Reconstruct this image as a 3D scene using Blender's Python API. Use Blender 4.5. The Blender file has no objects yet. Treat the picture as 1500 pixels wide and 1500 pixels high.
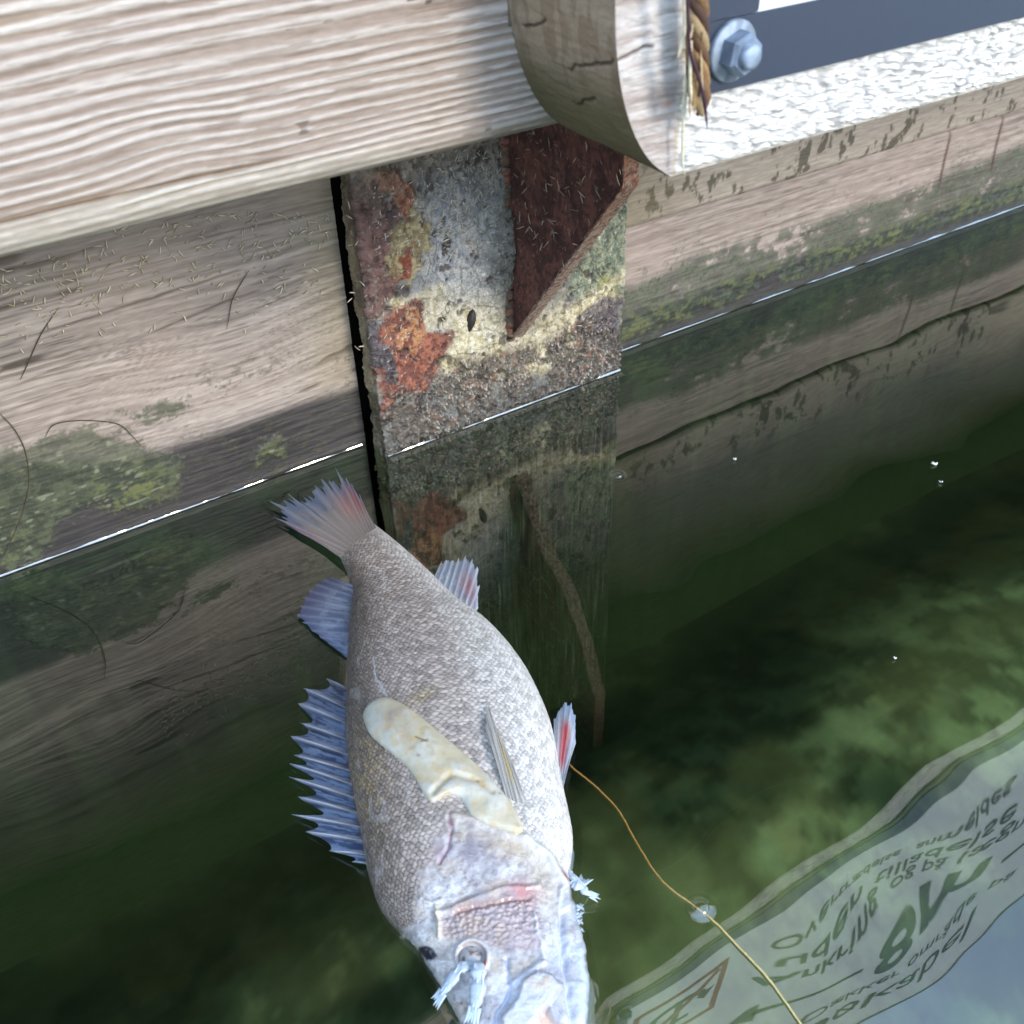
import bpy, math, random
import numpy as np
from mathutils import Matrix, Vector

random.seed(7)
SC = bpy.context.scene
COL = SC.collection
# ------------------------------------------------------------------ camera
CAM = np.array([0.0, -0.62, 0.45895])
F = np.array([0.408668, 0.663002, -0.627231])
R = np.array([0.841422, -0.539911, -0.022479])
U = np.array([0.353552, 0.518580, 0.778509])
FPX = 1500.0
cd = bpy.data.cameras.new('camera')
cd.sensor_width = 36.0
cd.lens = 36.0
cd.clip_start = 0.01
cd.clip_end = 2000
cd.dof.use_dof = True
cd.dof.focus_distance = 0.62
cd.dof.aperture_fstop = 18.0
co = bpy.data.objects.new('camera', cd)
COL.objects.link(co)
co.matrix_world = Matrix((
    (R[0], U[0], -F[0], CAM[0]),
    (R[1], U[1], -F[1], CAM[1]),
    (R[2], U[2], -F[2], CAM[2]),
    (0, 0, 0, 1)))
SC.camera = co
# ------------------------------------------------------------------ sky and sun
SUN_EL, SUN_AZ = math.radians(27), math.radians(15)   # azimuth off the wall's normal, towards +x
w = bpy.data.worlds.new('World')
SC.world = w
w.use_nodes = True
nt = w.node_tree
bg = nt.nodes['Background']
sky = nt.nodes.new('ShaderNodeTexSky')
sky.sky_type = 'NISHITA'
sky.sun_disc = False
sky.sun_elevation = SUN_EL
# direction towards the sun: (sin az, -cos az)
sky.sun_rotation = math.pi - SUN_AZ
sky.air_density = 1.0
sky.dust_density = 1.0
# thin high cloud veil over the whole sky
wtc = nt.nodes.new('ShaderNodeTexCoord')
wno = nt.nodes.new('ShaderNodeTexNoise'); wno.inputs['Scale'].default_value = 2.2; wno.inputs['Detail'].default_value = 5
nt.links.new(wtc.outputs['Generated'], wno.inputs['Vector'])
wmr = nt.nodes.new('ShaderNodeMapRange'); wmr.inputs[1].default_value = .35; wmr.inputs[2].default_value = .7; wmr.inputs[3].default_value = .42; wmr.inputs[4].default_value = .72
nt.links.new(wno.outputs['Fac'], wmr.inputs[0])
wmx = nt.nodes.new('ShaderNodeMix'); wmx.data_type = 'RGBA'
nt.links.new(wmr.outputs[0], wmx.inputs[0]); nt.links.new(sky.outputs[0], wmx.inputs[6])
wmx.inputs[7].default_value = (6.8, 9.3, 12.8, 1)
nt.links.new(wmx.outputs[2], bg.inputs[0])
bg.inputs[1].default_value = 0.15
ld = bpy.data.lights.new('sun', 'SUN')
ld.energy = 1.45
ld.angle = math.radians(14)
ld.color = (1.0, 0.91, 0.79)
lo = bpy.data.objects.new('sun', ld)
COL.objects.link(lo)
sd = Vector((math.sin(SUN_AZ) * math.cos(SUN_EL), -math.cos(SUN_AZ) * math.cos(SUN_EL), math.sin(SUN_EL)))
lo.rotation_euler = sd.to_track_quat('Z', 'Y').to_euler()
SC.view_settings.view_transform = 'Standard'
SC.view_settings.look = 'None'
SC.view_settings.gamma = 1.0
SC.view_settings.exposure = 0.82
SC.render.engine = 'CYCLES'
SC.cycles.use_denoising = True
SC.cycles.use_adaptive_sampling = True
SC.cycles.adaptive_threshold = .03
SC.cycles.max_bounces = 5
SC.cycles.diffuse_bounces = 2
SC.cycles.glossy_bounces = 3
SC.cycles.transparent_max_bounces = 12
SC.cycles.caustics_reflective = False
SC.cycles.caustics_refractive = False

# ------------------------------------------------------------------ pixel <-> world
def on(px, py, ax, v):
    d = F * FPX + R * (px - 750) - U * (py - 750)
    t = (v - CAM[ax]) / d[ax]
    return CAM + t * d

def pxy(P):
    d = P - CAM
    z = d @ F
    return 750 + FPX * (d @ R) / z, 750 - FPX * (d @ U) / z

# ------------------------------------------------------------------ numpy noise
RNG = np.random.RandomState(3)
TAB = RNG.rand(512, 512)

def vn(x, y, s=0):
    x = x + s * 17.31
    y = y + s * 9.77
    xi = np.floor(x).astype(int); yi = np.floor(y).astype(int)
    fx = x - xi; fy = y - yi
    fx = fx * fx * fx * (fx * (fx * 6 - 15) + 10); fy = fy * fy * fy * (fy * (fy * 6 - 15) + 10)
    a = TAB[xi & 511, yi & 511]; b = TAB[(xi + 1) & 511, yi & 511]
    c = TAB[xi & 511, (yi + 1) & 511]; d = TAB[(xi + 1) & 511, (yi + 1) & 511]
    return (a * (1 - fx) + b * fx) * (1 - fy) + (c * (1 - fx) + d * fx) * fy

def fbm(x, y, o=4, s=0, g=0.5):
    r = 0; a = 1; t = 0
    for i in range(o):
        r = r + a * vn(x, y, s + i * 3); t += a
        a *= g; x = x * 2.03; y = y * 2.03
    return r / t

def worley(x, y, s=0):
    x = x + s * 31.7; y = y + s * 12.9
    xi = np.floor(x).astype(int); yi = np.floor(y).astype(int)
    f1 = np.full(np.shape(x), 9.0); f2 = f1.copy(); cid = np.zeros(np.shape(x))
    for dx in (-1, 0, 1):
        for dy in (-1, 0, 1):
            cx = xi + dx; cy = yi + dy
            jx = cx + TAB[cx & 511, cy & 511]; jy = cy + TAB[cy & 511, (cx + 91) & 511]
            d = np.hypot(x - jx, y - jy)
            m = d < f1
            f2 = np.where(m, f1, np.minimum(f2, d))
            cid = np.where(m, TAB[(cx + 7) & 511, (cy + 201) & 511], cid)
            f1 = np.where(m, d, f1)
    return f1, f2, cid

def ss(x, a, b):
    t = np.clip((x - a) / (b - a), 0, 1)
    return t * t * (3 - 2 * t)

def sdf(px, py, poly):
    """signed distance in px, negative inside"""
    p = np.array(poly, float); n = len(p)
    d = np.full(np.shape(px), 1e9); ins = np.zeros(np.shape(px), bool)
    for i in range(n):
        ax, ay = p[i]; bx, by = p[(i + 1) % n]
        ex, ey = bx - ax, by - ay
        t = np.clip(((px - ax) * ex + (py - ay) * ey) / (ex * ex + ey * ey + 1e-9), 0, 1)
        d = np.minimum(d, np.hypot(px - ax - t * ex, py - ay - t * ey))
        c = ((ay > py) != (by > py)) & (px < (bx - ax) * (py - ay) / (by - ay + 1e-12) + ax)
        ins ^= c
    return np.where(ins, -d, d)

def dline(px, py, pts):
    d = np.full(np.shape(px), 1e9)
    for (ax, ay), (bx, by) in zip(pts[:-1], pts[1:]):
        ex, ey = bx - ax, by - ay
        t = np.clip(((px - ax) * ex + (py - ay) * ey) / (ex * ex + ey * ey + 1e-9), 0, 1)
        d = np.minimum(d, np.hypot(px - ax - t * ex, py - ay - t * ey))
    return d

def blob(px, py, cx, cy, rx, ry, ang=0):
    c, s = math.cos(math.radians(ang)), math.sin(math.radians(ang))
    u = ((px - cx) * c + (py - cy) * s) / rx; v = (-(px - cx) * s + (py - cy) * c) / ry
    return np.exp(-(u * u + v * v))

def lin(*c):
    c = np.array(c, float) / 255.0
    return np.where(c <= 0.04045, c / 12.92, ((c + 0.055) / 1.055) ** 2.4)

def mixc(C, c, m):
    m = np.asarray(m, float)[..., None]
    return C * (1 - m) + np.asarray(c) * m

def spline(pts, n):
    """Catmull-Rom through pts, n samples by chord length"""
    p = np.array(pts, float)
    p = np.vstack([2 * p[0] - p[1], p, 2 * p[-1] - p[-2]])
    out = []
    m = len(p) - 3
    seg = np.linalg.norm(np.diff(p[1:-1], axis=0), axis=1); cum = np.r_[0, np.cumsum(seg)]
    for t in np.linspace(0, cum[-1], n):
        i = min(np.searchsorted(cum, t, side='right') - 1, m - 1)
        u = (t - cum[i]) / (seg[i] + 1e-12)
        a, b, c, d = p[i], p[i + 1], p[i + 2], p[i + 3]
        out.append(0.5 * (2 * b + (c - a) * u + (2 * a - 5 * b + 4 * c - d) * u ** 2 + (3 * b - 3 * c + d - a) * u ** 3))
    return np.array(out)

# ------------------------------------------------------------------ mesh builder
class MB:
    def __init__(self):
        self.v = []; self.c = []; self.q = []; self.n = 0; self.t = []
    def grid(self, P, C=None, flip=False, close_u=False):
        ny, nx = P.shape[:2]
        if C is None: C = np.ones((ny, nx, 4))
        C = np.asarray(C, float)
        if C.shape[-1] == 3: C = np.concatenate([C, np.full(C.shape[:-1] + (1,), 0.6)], -1)
        C = np.broadcast_to(C, (ny, nx, 4))
        idx = np.arange(ny * nx).reshape(ny, nx) + self.n
        if close_u: idx = np.concatenate([idx, idx[:, :1]], 1)
        q = np.stack([idx[:-1, :-1], idx[:-1, 1:], idx[1:, 1:], idx[1:, :-1]], -1).reshape(-1, 4)
        if flip: q = q[:, ::-1]
        self.v.append(P.reshape(-1, 3)); self.c.append(C.reshape(-1, 4)); self.q.append(q); self.n += ny * nx
        return self
    def box(self, a, b, col=(1, 1, 1, .6)):
        x0, y0, z0 = a; x1, y1, z1 = b
        v = np.array([(x, y, z) for z in (z0, z1) for y in (y0, y1) for x in (x0, x1)])
        q = np.array([(0, 2, 3, 1), (4, 5, 7, 6), (0, 1, 5, 4), (2, 6, 7, 3), (0, 4, 6, 2), (1, 3, 7, 5)])
        return self.raw(v, q, col)
    def raw(self, v, q, col=(1, 1, 1, .6)):
        v = np.asarray(v, float)
        col = np.asarray(col, float)
        if col.ndim == 1:
            if len(col) == 3: col = np.r_[col, .6]
            col = np.tile(col, (len(v), 1))
        self.v.append(v); self.c.append(col); self.q.append(np.asarray(q) + self.n); self.n += len(v)
        return self
    def tube(self, pts, rad, col=(1, 1, 1, .6), k=8, flat=None):
        """swept tube; rad scalar or list; flat: flattening of the section along z"""
        p = np.array(pts, float); n = len(p)
        rad = np.broadcast_to(np.array(rad, float), (n,))
        t = np.gradient(p, axis=0); t /= np.linalg.norm(t, axis=1)[:, None] + 1e-12
        up = np.array([0.02, 0.03, 1.0])
        a = np.cross(t, up); a /= np.linalg.norm(a, axis=1)[:, None] + 1e-9
        b = np.cross(a, t)
        th = np.linspace(0, 2 * np.pi, k, endpoint=False)
        P = p[:, None] + rad[:, None, None] * (np.cos(th)[None, :, None] * a[:, None] + (flat or 1) * np.sin(th)[None, :, None] * b[:, None])
        n0 = self.n
        c = np.asarray(col, float)
        if c.ndim == 2: c = c[:, None, :]
        elif len(c) == 3: c = np.r_[c, .6]
        self.grid(P, np.broadcast_to(c, (n, k, c.shape[-1])), close_u=True)
        cc = np.broadcast_to(c, (n, k, c.shape[-1]))
        for e, pp in ((0, p[0]), (n - 1, p[-1])):
            ce = cc[e, 0]
            ce = np.r_[ce, .6] if len(ce) == 3 else ce
            vi = self.n
            self.v.append(pp[None]); self.c.append(ce[None]); self.n += 1
            ring = np.arange(k) + n0 + e * k
            nxt = np.roll(ring, -1)
            tri = np.stack([ring, nxt, np.full(k, vi)], -1)
            self.t.append(tri if e else tri[:, ::-1])
        return self
    def build(self, name, mat, parent=None, smooth=True):
        v = np.concatenate(self.v); c = np.concatenate(self.c)
        q = np.concatenate(self.q) if self.q else np.zeros((0, 4), int)
        t = np.concatenate(self.t) if self.t else np.zeros((0, 3), int)
        me = bpy.data.meshes.new(name)
        me.vertices.add(len(v)); me.vertices.foreach_set('co', v.astype(np.float32).ravel())
        li = np.r_[q.ravel(), t.ravel()].astype(np.int32)
        me.loops.add(len(li)); me.loops.foreach_set('vertex_index', li)
        ls = np.r_[np.arange(len(q)) * 4, len(q) * 4 + np.arange(len(t)) * 3].astype(np.int32)
        me.polygons.add(len(ls)); me.polygons.foreach_set('loop_start', ls)
        me.polygons.foreach_set('use_smooth', np.full(len(ls), smooth))
        at = me.color_attributes.new('Col', 'FLOAT_COLOR', 'POINT')
        at.data.foreach_set('color', np.clip(c, 0, 1).astype(np.float32).ravel())
        me.update(calc_edges=True); me.validate()
        me.materials.append(mat)
        o = bpy.data.objects.new(name, me)
        COL.objects.link(o)
        if parent is not None: o.parent = parent
        return o

def tag(o, label=None, cat=None, group=None, kind=None):
    if label: o['label'] = label
    if cat: o['category'] = cat
    if group: o['group'] = group
    if kind: o['kind'] = kind
    return o

def thing(name, label, cat, group=None):
    o = bpy.data.objects.new(name, None)
    o.empty_display_size = .02
    COL.objects.link(o)
    return tag(o, label, cat, group)

# ------------------------------------------------------------------ materials
def vmat(name, nscale=900, namp=.25, bump=.3, bdist=.0004, bscale=1200, spec=.4, coat=0, sss=0, stretch=(1, 1, 1), metal=0):
    m = bpy.data.materials.new(name); m.use_nodes = True
    N = m.node_tree.nodes; L = m.node_tree.links
    b = N['Principled BSDF']
    at = N.new('ShaderNodeVertexColor'); at.layer_name = 'Col'
    tc = N.new('ShaderNodeTexCoord'); mp = N.new('ShaderNodeMapping'); mp.inputs['Scale'].default_value = stretch
    L.new(tc.outputs['Object'], mp.inputs[0])
    no = N.new('ShaderNodeTexNoise'); no.inputs['Scale'].default_value = nscale; no.inputs['Detail'].default_value = 4
    L.new(mp.outputs[0], no.inputs['Vector'])
    mr = N.new('ShaderNodeMapRange'); mr.inputs[1].default_value = .25; mr.inputs[2].default_value = .75
    mr.inputs[3].default_value = 1 - namp; mr.inputs[4].default_value = 1 + namp
    L.new(no.outputs['Fac'], mr.inputs[0])
    mx = N.new('ShaderNodeVectorMath'); mx.operation = 'SCALE'
    L.new(at.outputs['Color'], mx.inputs[0]); L.new(mr.outputs[0], mx.inputs['Scale'])
    L.new(mx.outputs[0], b.inputs['Base Color'])
    L.new(at.outputs['Alpha'], b.inputs['Roughness'])
    n2 = N.new('ShaderNodeTexNoise'); n2.inputs['Scale'].default_value = bscale; n2.inputs['Detail'].default_value = 3
    L.new(mp.outputs[0], n2.inputs['Vector'])
    bp = N.new('ShaderNodeBump'); bp.inputs['Strength'].default_value = bump; bp.inputs['Distance'].default_value = bdist
    L.new(n2.outputs['Fac'], bp.inputs['Height']); L.new(bp.outputs[0], b.inputs['Normal'])
    b.inputs['Specular IOR Level'].default_value = spec
    b.inputs['Metallic'].default_value = metal
    if coat:
        b.inputs['Coat Weight'].default_value = coat; b.inputs['Coat Roughness'].default_value = .12
    if sss:
        b.inputs['Subsurface Weight'].default_value = sss
        b.inputs['Subsurface Radius'].default_value = (.006, .003, .002)
        b.inputs['Subsurface Scale'].default_value = .5
    return m

M_WOOD = vmat('weathered_wood', nscale=500, namp=.22, bump=.5, bdist=.0005, bscale=700, stretch=(.12, 1, 1), spec=.25)
M_PALE = vmat('pale_weathered_wood', nscale=700, namp=.12, bump=.4, bdist=.0004, bscale=900, stretch=(.3, 1, 1), spec=.2)
M_RUST = vmat('rusted_steel', nscale=900, namp=.35, bump=.7, bdist=.0008, bscale=900, spec=.45)
M_FISH = vmat('wet_fish_skin', nscale=1500, namp=.10, bump=.15, bdist=.0003, bscale=2500, spec=.5, coat=.35)
M_FIN = vmat('fin_membrane', nscale=1500, namp=.2, bump=.2, bdist=.0002, bscale=2000, spec=.5, coat=.3)
M_FIN.node_tree.nodes['Principled BSDF'].inputs['Alpha'].default_value = .84
M_FLESH = vmat('pale_flesh', nscale=250, namp=.07, bump=.2, bdist=.0004, bscale=500, spec=.5, coat=.4, sss=.25)
M_PLAIN = vmat('plain_fibre', nscale=900, namp=.25, bump=.3, spec=.3)
M_STEEL = vmat('galvanised_steel', nscale=400, namp=.15, bump=.25, bdist=.0003, bscale=600, spec=.4, metal=.35)
M_PRINT = vmat('sign_print', nscale=200, namp=.04, bump=.05, bdist=.0002, bscale=300, spec=.5)
M_BED = vmat('algae_mud', nscale=40, namp=.15, bump=.1, bdist=.002, bscale=120, spec=.1)

def water_mat(name, base=.145, tint=(.80, .90, .78)):
    m = bpy.data.materials.new(name); m.use_nodes = True
    N = m.node_tree.nodes; L = m.node_tree.links
    N.remove(N['Principled BSDF']); out = N['Material Output']
    gl = N.new('ShaderNodeBsdfGlossy'); gl.inputs['Roughness'].default_value = 0.008
    gl.inputs['Color'].default_value = (1, 1, 1, 1)
    tr = N.new('ShaderNodeBsdfTransparent'); tr.inputs['Color'].default_value = (*tint, 1)
    mx = N.new('ShaderNodeMixShader')
    lw = N.new('ShaderNodeLayerWeight'); lw.inputs['Blend'].default_value = .5
    pw = N.new('ShaderNodeMath'); pw.operation = 'POWER'; pw.inputs[1].default_value = 3.5
    L.new(lw.outputs['Facing'], pw.inputs[0])
    mr = N.new('ShaderNodeMapRange'); mr.inputs[3].default_value = base; mr.inputs[4].default_value = 1.0
    L.new(pw.outputs[0], mr.inputs[0])
    L.new(mr.outputs[0], mx.inputs[0]); L.new(tr.outputs[0], mx.inputs[1]); L.new(gl.outputs[0], mx.inputs[2])
    L.new(mx.outputs[0], out.inputs['Surface'])
    # slow harbour ripples
    tc = N.new('ShaderNodeTexCoord'); mp = N.new('ShaderNodeMapping'); mp.inputs['Scale'].default_value = (1, 1, .0)
    mp.inputs['Rotation'].default_value = (0, 0, .5)
    L.new(tc.outputs['Object'], mp.inputs[0])
    no = N.new('ShaderNodeTexNoise'); no.inputs['Scale'].default_value = 11; no.inputs['Detail'].default_value = 1.0; no.inputs['Roughness'].default_value = .25
    L.new(mp.outputs[0], no.inputs['Vector'])
    bp = N.new('ShaderNodeBump'); bp.inputs['Strength'].default_value = 1.0; bp.inputs['Distance'].default_value = .0016
    L.new(no.outputs['Fac'], bp.inputs['Height'])
    sx_n = N.new('ShaderNodeSeparateXYZ'); L.new(tc.outputs['Object'], sx_n.inputs[0])
    dm = N.new('ShaderNodeMapRange'); dm.inputs[1].default_value = -.02; dm.inputs[2].default_value = -.30
    dm.inputs[3].default_value = .0005; dm.inputs[4].default_value = .0020
    L.new(sx_n.outputs['Y'], dm.inputs[0]); L.new(dm.outputs[0], bp.inputs['Distance'])
    L.new(bp.outputs[0], gl.inputs['Normal'])
    return m, N, L, out

M_WATER, N, L, out = water_mat('harbour_water')
va = N.new('ShaderNodeVolumeAbsorption'); va.inputs['Color'].default_value = (.50, .60, .50, 1); va.inputs['Density'].default_value = 1.7
L.new(va.outputs[0], out.inputs['Volume'])
M_BUBBLE = water_mat('bubble_film', base=.145, tint=(.97, .98, .97))[0]

# ================================================================== SETTING
def axis_coords(lo_, hi_, step, far_lo, far_hi, grow=1.35):
    c = list(np.arange(lo_, hi_ + 1e-9, step))
    s = step; x = lo_
    while x > far_lo: s *= grow; x -= s; c.insert(0, max(x, far_lo))
    s = step; x = c[-1]
    while x < far_hi: s *= grow; x += s; c.append(min(x, far_hi))
    return np.array(c)

# water: a closed body, its top at z = 0, its back inside the planks
mb = MB()
mb.box((-60, -80, -1.5), (60, .045, 0))
water = tag(mb.build('water', M_WATER, smooth=False), kind='structure')

# harbour bed
xs = axis_coords(-.8, 1.8, .007, -62, 62); ys = axis_coords(-1.2, .05, .007, -82, .05)
X, Y = np.meshgrid(xs, ys)
f1, f2, cid = worley(X * 7, Y * 7, 2)
n = fbm(X * 6, Y * 6, 5, 1); n2 = fbm(X * 16, Y * 16, 4, 5)
Z = -.30 - .10 * np.exp(-(np.minimum(Y, 0) / .16) ** 2) + .03 * (fbm(X * 3, Y * 3, 2, 1) - .5)
Cb = mixc(np.broadcast_to(lin(98, 104, 76), X.shape + (3,)), lin(172, 168, 126), ss(n, .40, .64))
Cb = mixc(Cb, lin(176, 160, 116), .7 * ss(n2, .5, .75) * ss(n, .4, .6))
Cb = mixc(Cb, lin(48, 66, 58), .65 * ss(.5 - n, 0, .16))
n3b = fbm(X * 34, Y * 34, 4, 15, .6)
Cb = Cb * (.62 + .8 * ss(n3b, .36, .66))[..., None]
Cb = mixc(Cb, lin(150, 138, 96), .5 * ss(fbm(X * 9, Y * 9, 4, 25), .54, .68))
Cb = mixc(Cb, lin(62, 70, 54), .85 * ss(Y + .10 * (n3b - .5) + .12 * (n - .5), -.22, -.03))
bed = MB().grid(np.stack([X, Y, Z], -1), Cb).build('harbour_bed', M_BED)
tag(bed, kind='structure')

# meniscus: the water creeping up the planks and the pile
def meniscus(x0, x1, y, seed):
    xx = np.linspace(x0, x1, 400); d = np.array([0, .0002, .0005, .0009, .0014, .0021, .003, .0045, .007])
    h = .0025 * np.exp(-d / .0014)
    amp = .35 + 1.1 * fbm(xx * 45, xx * 0 + seed, 4)
    P = np.zeros((len(xx), len(d), 3))
    P[..., 0] = xx[:, None]; P[..., 1] = y - .0012 - d[None]; P[..., 2] = .0004 + h[None] * amp[:, None]
    return MB().grid(P).build('water_edge', M_WATER_FILM, water)
M_WATER_FILM = water_mat('water_film', base=.36)[0]
meniscus(-.6, .246, 0, 1); meniscus(.482, 2.2, 0, 2); meniscus(.256, .4785, -.0252, 3)

# ================================================================== TIMBER WALL
YW = 0.0
wall = thing('timber_wall', 'weathered grey timber plank wall with green algae, rising from the water', 'wall')

def plank_surface(x0, x1, z0, z1, dens, seed, right, y=YW, thick=.045, upper=False, step=.0009, zdense=(-.04, .34)):
    """plank: profile (back-bottom, front, back-top) swept along x, front relief and colour from grain, wet and algae"""
    nx = int((min(x1, dens[1]) - max(x0, dens[0])) / step)
    xa = np.linspace(max(x0, dens[0]), min(x1, dens[1]), max(nx, 8))
    if x0 < dens[0]: xa = np.r_[np.linspace(x0, dens[0], 40)[:-1], xa]
    if x1 > dens[1]: xa = np.r_[xa, np.linspace(dens[1], x1, 60)[1:]]
    zlo = max(z0, zdense[0]); zhi = min(z1, zdense[1])
    za = np.linspace(zlo, zhi, max(int((zhi - zlo) / step), 6))
    if z0 < zlo: za = np.r_[np.linspace(z0, zlo, 12)[:-1], za]
    X, Z = np.meshgrid(xa, za)
    wx = X + .0; g = Z + .007 * (fbm(X * 5, Z * 12, 3, seed) - .5) + .014 * np.exp(-((X - .16) / .07) ** 2 - ((Z - .10) / .05) ** 2) * (0 if right else 1)
    gr = fbm(wx * 9, g * 420, 4, seed + 2, .65)
    gr2 = fbm(wx * 22, g * 900, 3, seed + 5, .7)
    crack = ss(vn(wx * 6, g * 150, seed + 9), .86, .97) * ss(fbm(wx * 25, g * 60, 3, seed + 1), .42, .6)
    for (cz, cx0, cx1, sl_) in ((.205, -.1, .14, .01), (.182, -.1, .10, .02), (.163, -.02, .2, .05), (.228, -.1, .24, .0), (.14, .02, .21, .10), (.12, -.05, .12, .03), (.195, .12, .25, -.02), (.10, .5, .9, .0), (.17, .5, 1.0, .01)):
        zc_ = cz + sl_ * (X - .1) + .004 * (fbm(X * 30, X * 0 + cz * 90, 3, 6) - .5)
        crack = np.maximum(crack, .8 * np.exp(-((Z - zc_) / (.00045 + .0006 * vn(X * 40, X * 0 + cz * 50, 2))) ** 2) * ss(X, cx0, cx0 + .03) * (1 - ss(X, cx1 - .05, cx1)) * ss(vn(X * 35, X * 0 + cz * 70, 4), .2, .5))
    disp = -.0011 * (gr - .5) - .0007 * (gr2 - .5) + .0016 * crack + .0016 * (fbm(X * 5, Z * 9, 3, seed) - .5)
    big = fbm(X * 6, Z * 10, 4, seed + 4)
    C = mixc(np.broadcast_to(lin(132, 123, 117), X.shape + (3,)), lin(178, 167, 159), ss(gr, .32, .68))
    C = mixc(C, lin(84, 76, 67), .8 * ss(.44 - gr2, 0, .2))
    C = mixc(C, lin(176, 160, 150), .45 * ss(big, .45, .65))
    C = mixc(C, lin(34, 28, 24), .85 * crack)
    rough = np.full(X.shape, .8)
    Pf = np.stack([X, np.full(X.shape, y), Z], -1)
    px, py = pxy(Pf)
    if not right:
        # browner towards the top on the left; olive tinge beside the pile
        C = mixc(C, lin(138, 121, 103), .5 * ss(Z, .13, .24))
        C = mixc(C, lin(158, 148, 112), .35 * ss(px, 400, 500) * ss(Z, .03, .08))
        C = mixc(C, lin(176, 158, 146), .45 * blob(px, py, 200, 560, 260, 60, -12))
        wl = .055 + .035 * ss(-X, -.09, .02) + .010 * (fbm(X * 18, Z * 60, 4, 31) - .5)
    else:
        C = mixc(C, lin(168, 150, 141), .4)
        wl = .034 + .012 * (fbm(X * 22, Z * 60, 4, 33) - .5)
        if upper: C = mixc(C, lin(184, 173, 156), .5)
    wet = 1 - ss(Z - wl, -.006, .006)
    C = mixc(C, lin(34, 34, 37), .9 * wet)
    C = mixc(C, lin(74, 71, 72), .5 * wet * ss(gr2, .52, .66))
    rough = rough * (1 - wet) + .42 * wet
    an = fbm(X * 32, Z * 42, 5, seed + 12, .58); af = .62 * fbm(X * 150, Z * 190, 4, seed + 15, .6) + .38 * fbm(X * 520, Z * 640, 3, seed + 35, .7)
    if right:
        zt = .072 + .02 * (fbm(X * 12, Z * 5, 3, 41) - .5) + .006 * ss(X, .5, 1.)
        al = ss(an * .75 + af * .35, .40, .50) * ss(zt - Z, -.004, .014) * (1 - .8 * (1 - ss(Z, .006, .02)))
        sp = ss(af, .56, .66) * ss(an, .45, .6) * ss(zt + .03 - Z, 0, .02)
        C = mixc(C, mixc(np.broadcast_to(lin(52, 61, 50), X.shape + (3,)), lin(82, 91, 74), ss(af, .4, .62)), np.clip(.74 * al + .5 * sp, 0, 1))
        ye = ss(af, .48, .60) * ss(an, .42, .52) * ss(.042 - Z, 0, .012) * ss(Z, .008, .014)
        C = mixc(C, lin(104, 105, 68), .7 * ye)
        # two dark drips
        for sx in (.895, .975):
            C = mixc(C, lin(70, 40, 36), .8 * np.exp(-((X - sx + .012 * (Z - .1)) / .0022) ** 2) * ss(Z, .05, .07) * (1 - ss(Z, .10, .13)))
        if upper:
            dk = ss(fbm(X * 110, Z * 70, 4, 51, .6) + .10 * (fbm(X * 14, Z * 20, 2, 52) - .5), .58, .66) * (1 - ss(Z, .150, .185))
            C = mixc(C, lin(74, 70, 58), .8 * dk)
            C = mixc(C, lin(120, 108, 78), .5 * (1 - ss(X, .48, .6)))
    else:
        zone = np.clip(blob(px, py, 70, 690, 95, 50, -20) + blob(px, py, 180, 695, 85, 48, -8) + .9 * blob(px, py, 20, 770, 70, 60, -20) + .55 * blob(px, py, 405, 660, 62, 30, -18) + .5 * blob(px, py, 245, 600, 80, 22, -10), 0, 1)
        al = ss(an * .5 + af * .5 + zone * .75, .74, .92) * ss(zone, .12, .3)
        C = mixc(C, mixc(np.broadcast_to(lin(62, 68, 54), X.shape + (3,)), lin(90, 96, 74), ss(af, .4, .62)), .78 * al)
        ye = ss(af, .46, .62) * np.clip(blob(px, py, 190, 715, 60, 40, -10) + .8 * blob(px, py, 405, 665, 50, 25, -18) + .7 * blob(px, py, 10, 800, 40, 40), 0, 1)
        C = mixc(C, lin(104, 107, 64), .65 * ss(ye, .15, .8))
        C = mixc(C, lin(140, 143, 120), .6 * ss(vn(X * 160, Z * 420, 71), .86, .93) * ss(zone, .25, .5))
        sp = ss(af, .56, .66) * ss(fbm(X * 26, Z * 40, 3, 77), .55, .66) * ss(.13 - Z, 0, .05)
        C = mixc(C, lin(84, 82, 66), .6 * sp)
    slime = 1 - ss(Z, -.006, .002)  # slime below the water, darkened to stand in for murk
    C = mixc(C, mixc(np.broadcast_to(lin(24, 40, 34), X.shape + (3,)), lin(46, 62, 46), ss(an, .45, .65)), .93 * slime)
    C = mixc(C, lin(76, 83, 62), .9 * (1 - ss(Z, -.38, -.16)))  # fades to the bed colour with depth, murk painted in
    disp -= (.0012 * al * (.4 + af))
    # fold round the long edges
    r = .004
    e = np.minimum(Z - z0, z1 - Z); disp = disp + .003 * np.exp(-np.clip(e, 0, 1) / .0016)
    Pf[..., 1] = y + disp
    m = MB()
    Ca = np.concatenate([C, rough[..., None]], -1)
    m.grid(Pf, Ca)
    for row, zz, fl in ((0, z0, True), (-1, z1, False)):
        b0 = Pf[row]; b1 = b0.copy(); b1[:, 1] = y + thick
        m.grid(np.stack([b0, b1]), np.stack([Ca[row], Ca[row]]), flip=fl)
    for colm, fl in ((0, False), (-1, True)):
        b0 = Pf[:, colm]; b1 = b0.copy(); b1[:, 1] = y + thick
        m.grid(np.stack([b0, b1]), np.stack([Ca[:, colm] * [.5, .5, .5, 1], Ca[:, colm] * [.5, .5, .5, 1]]), flip=fl)
    return m

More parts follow.
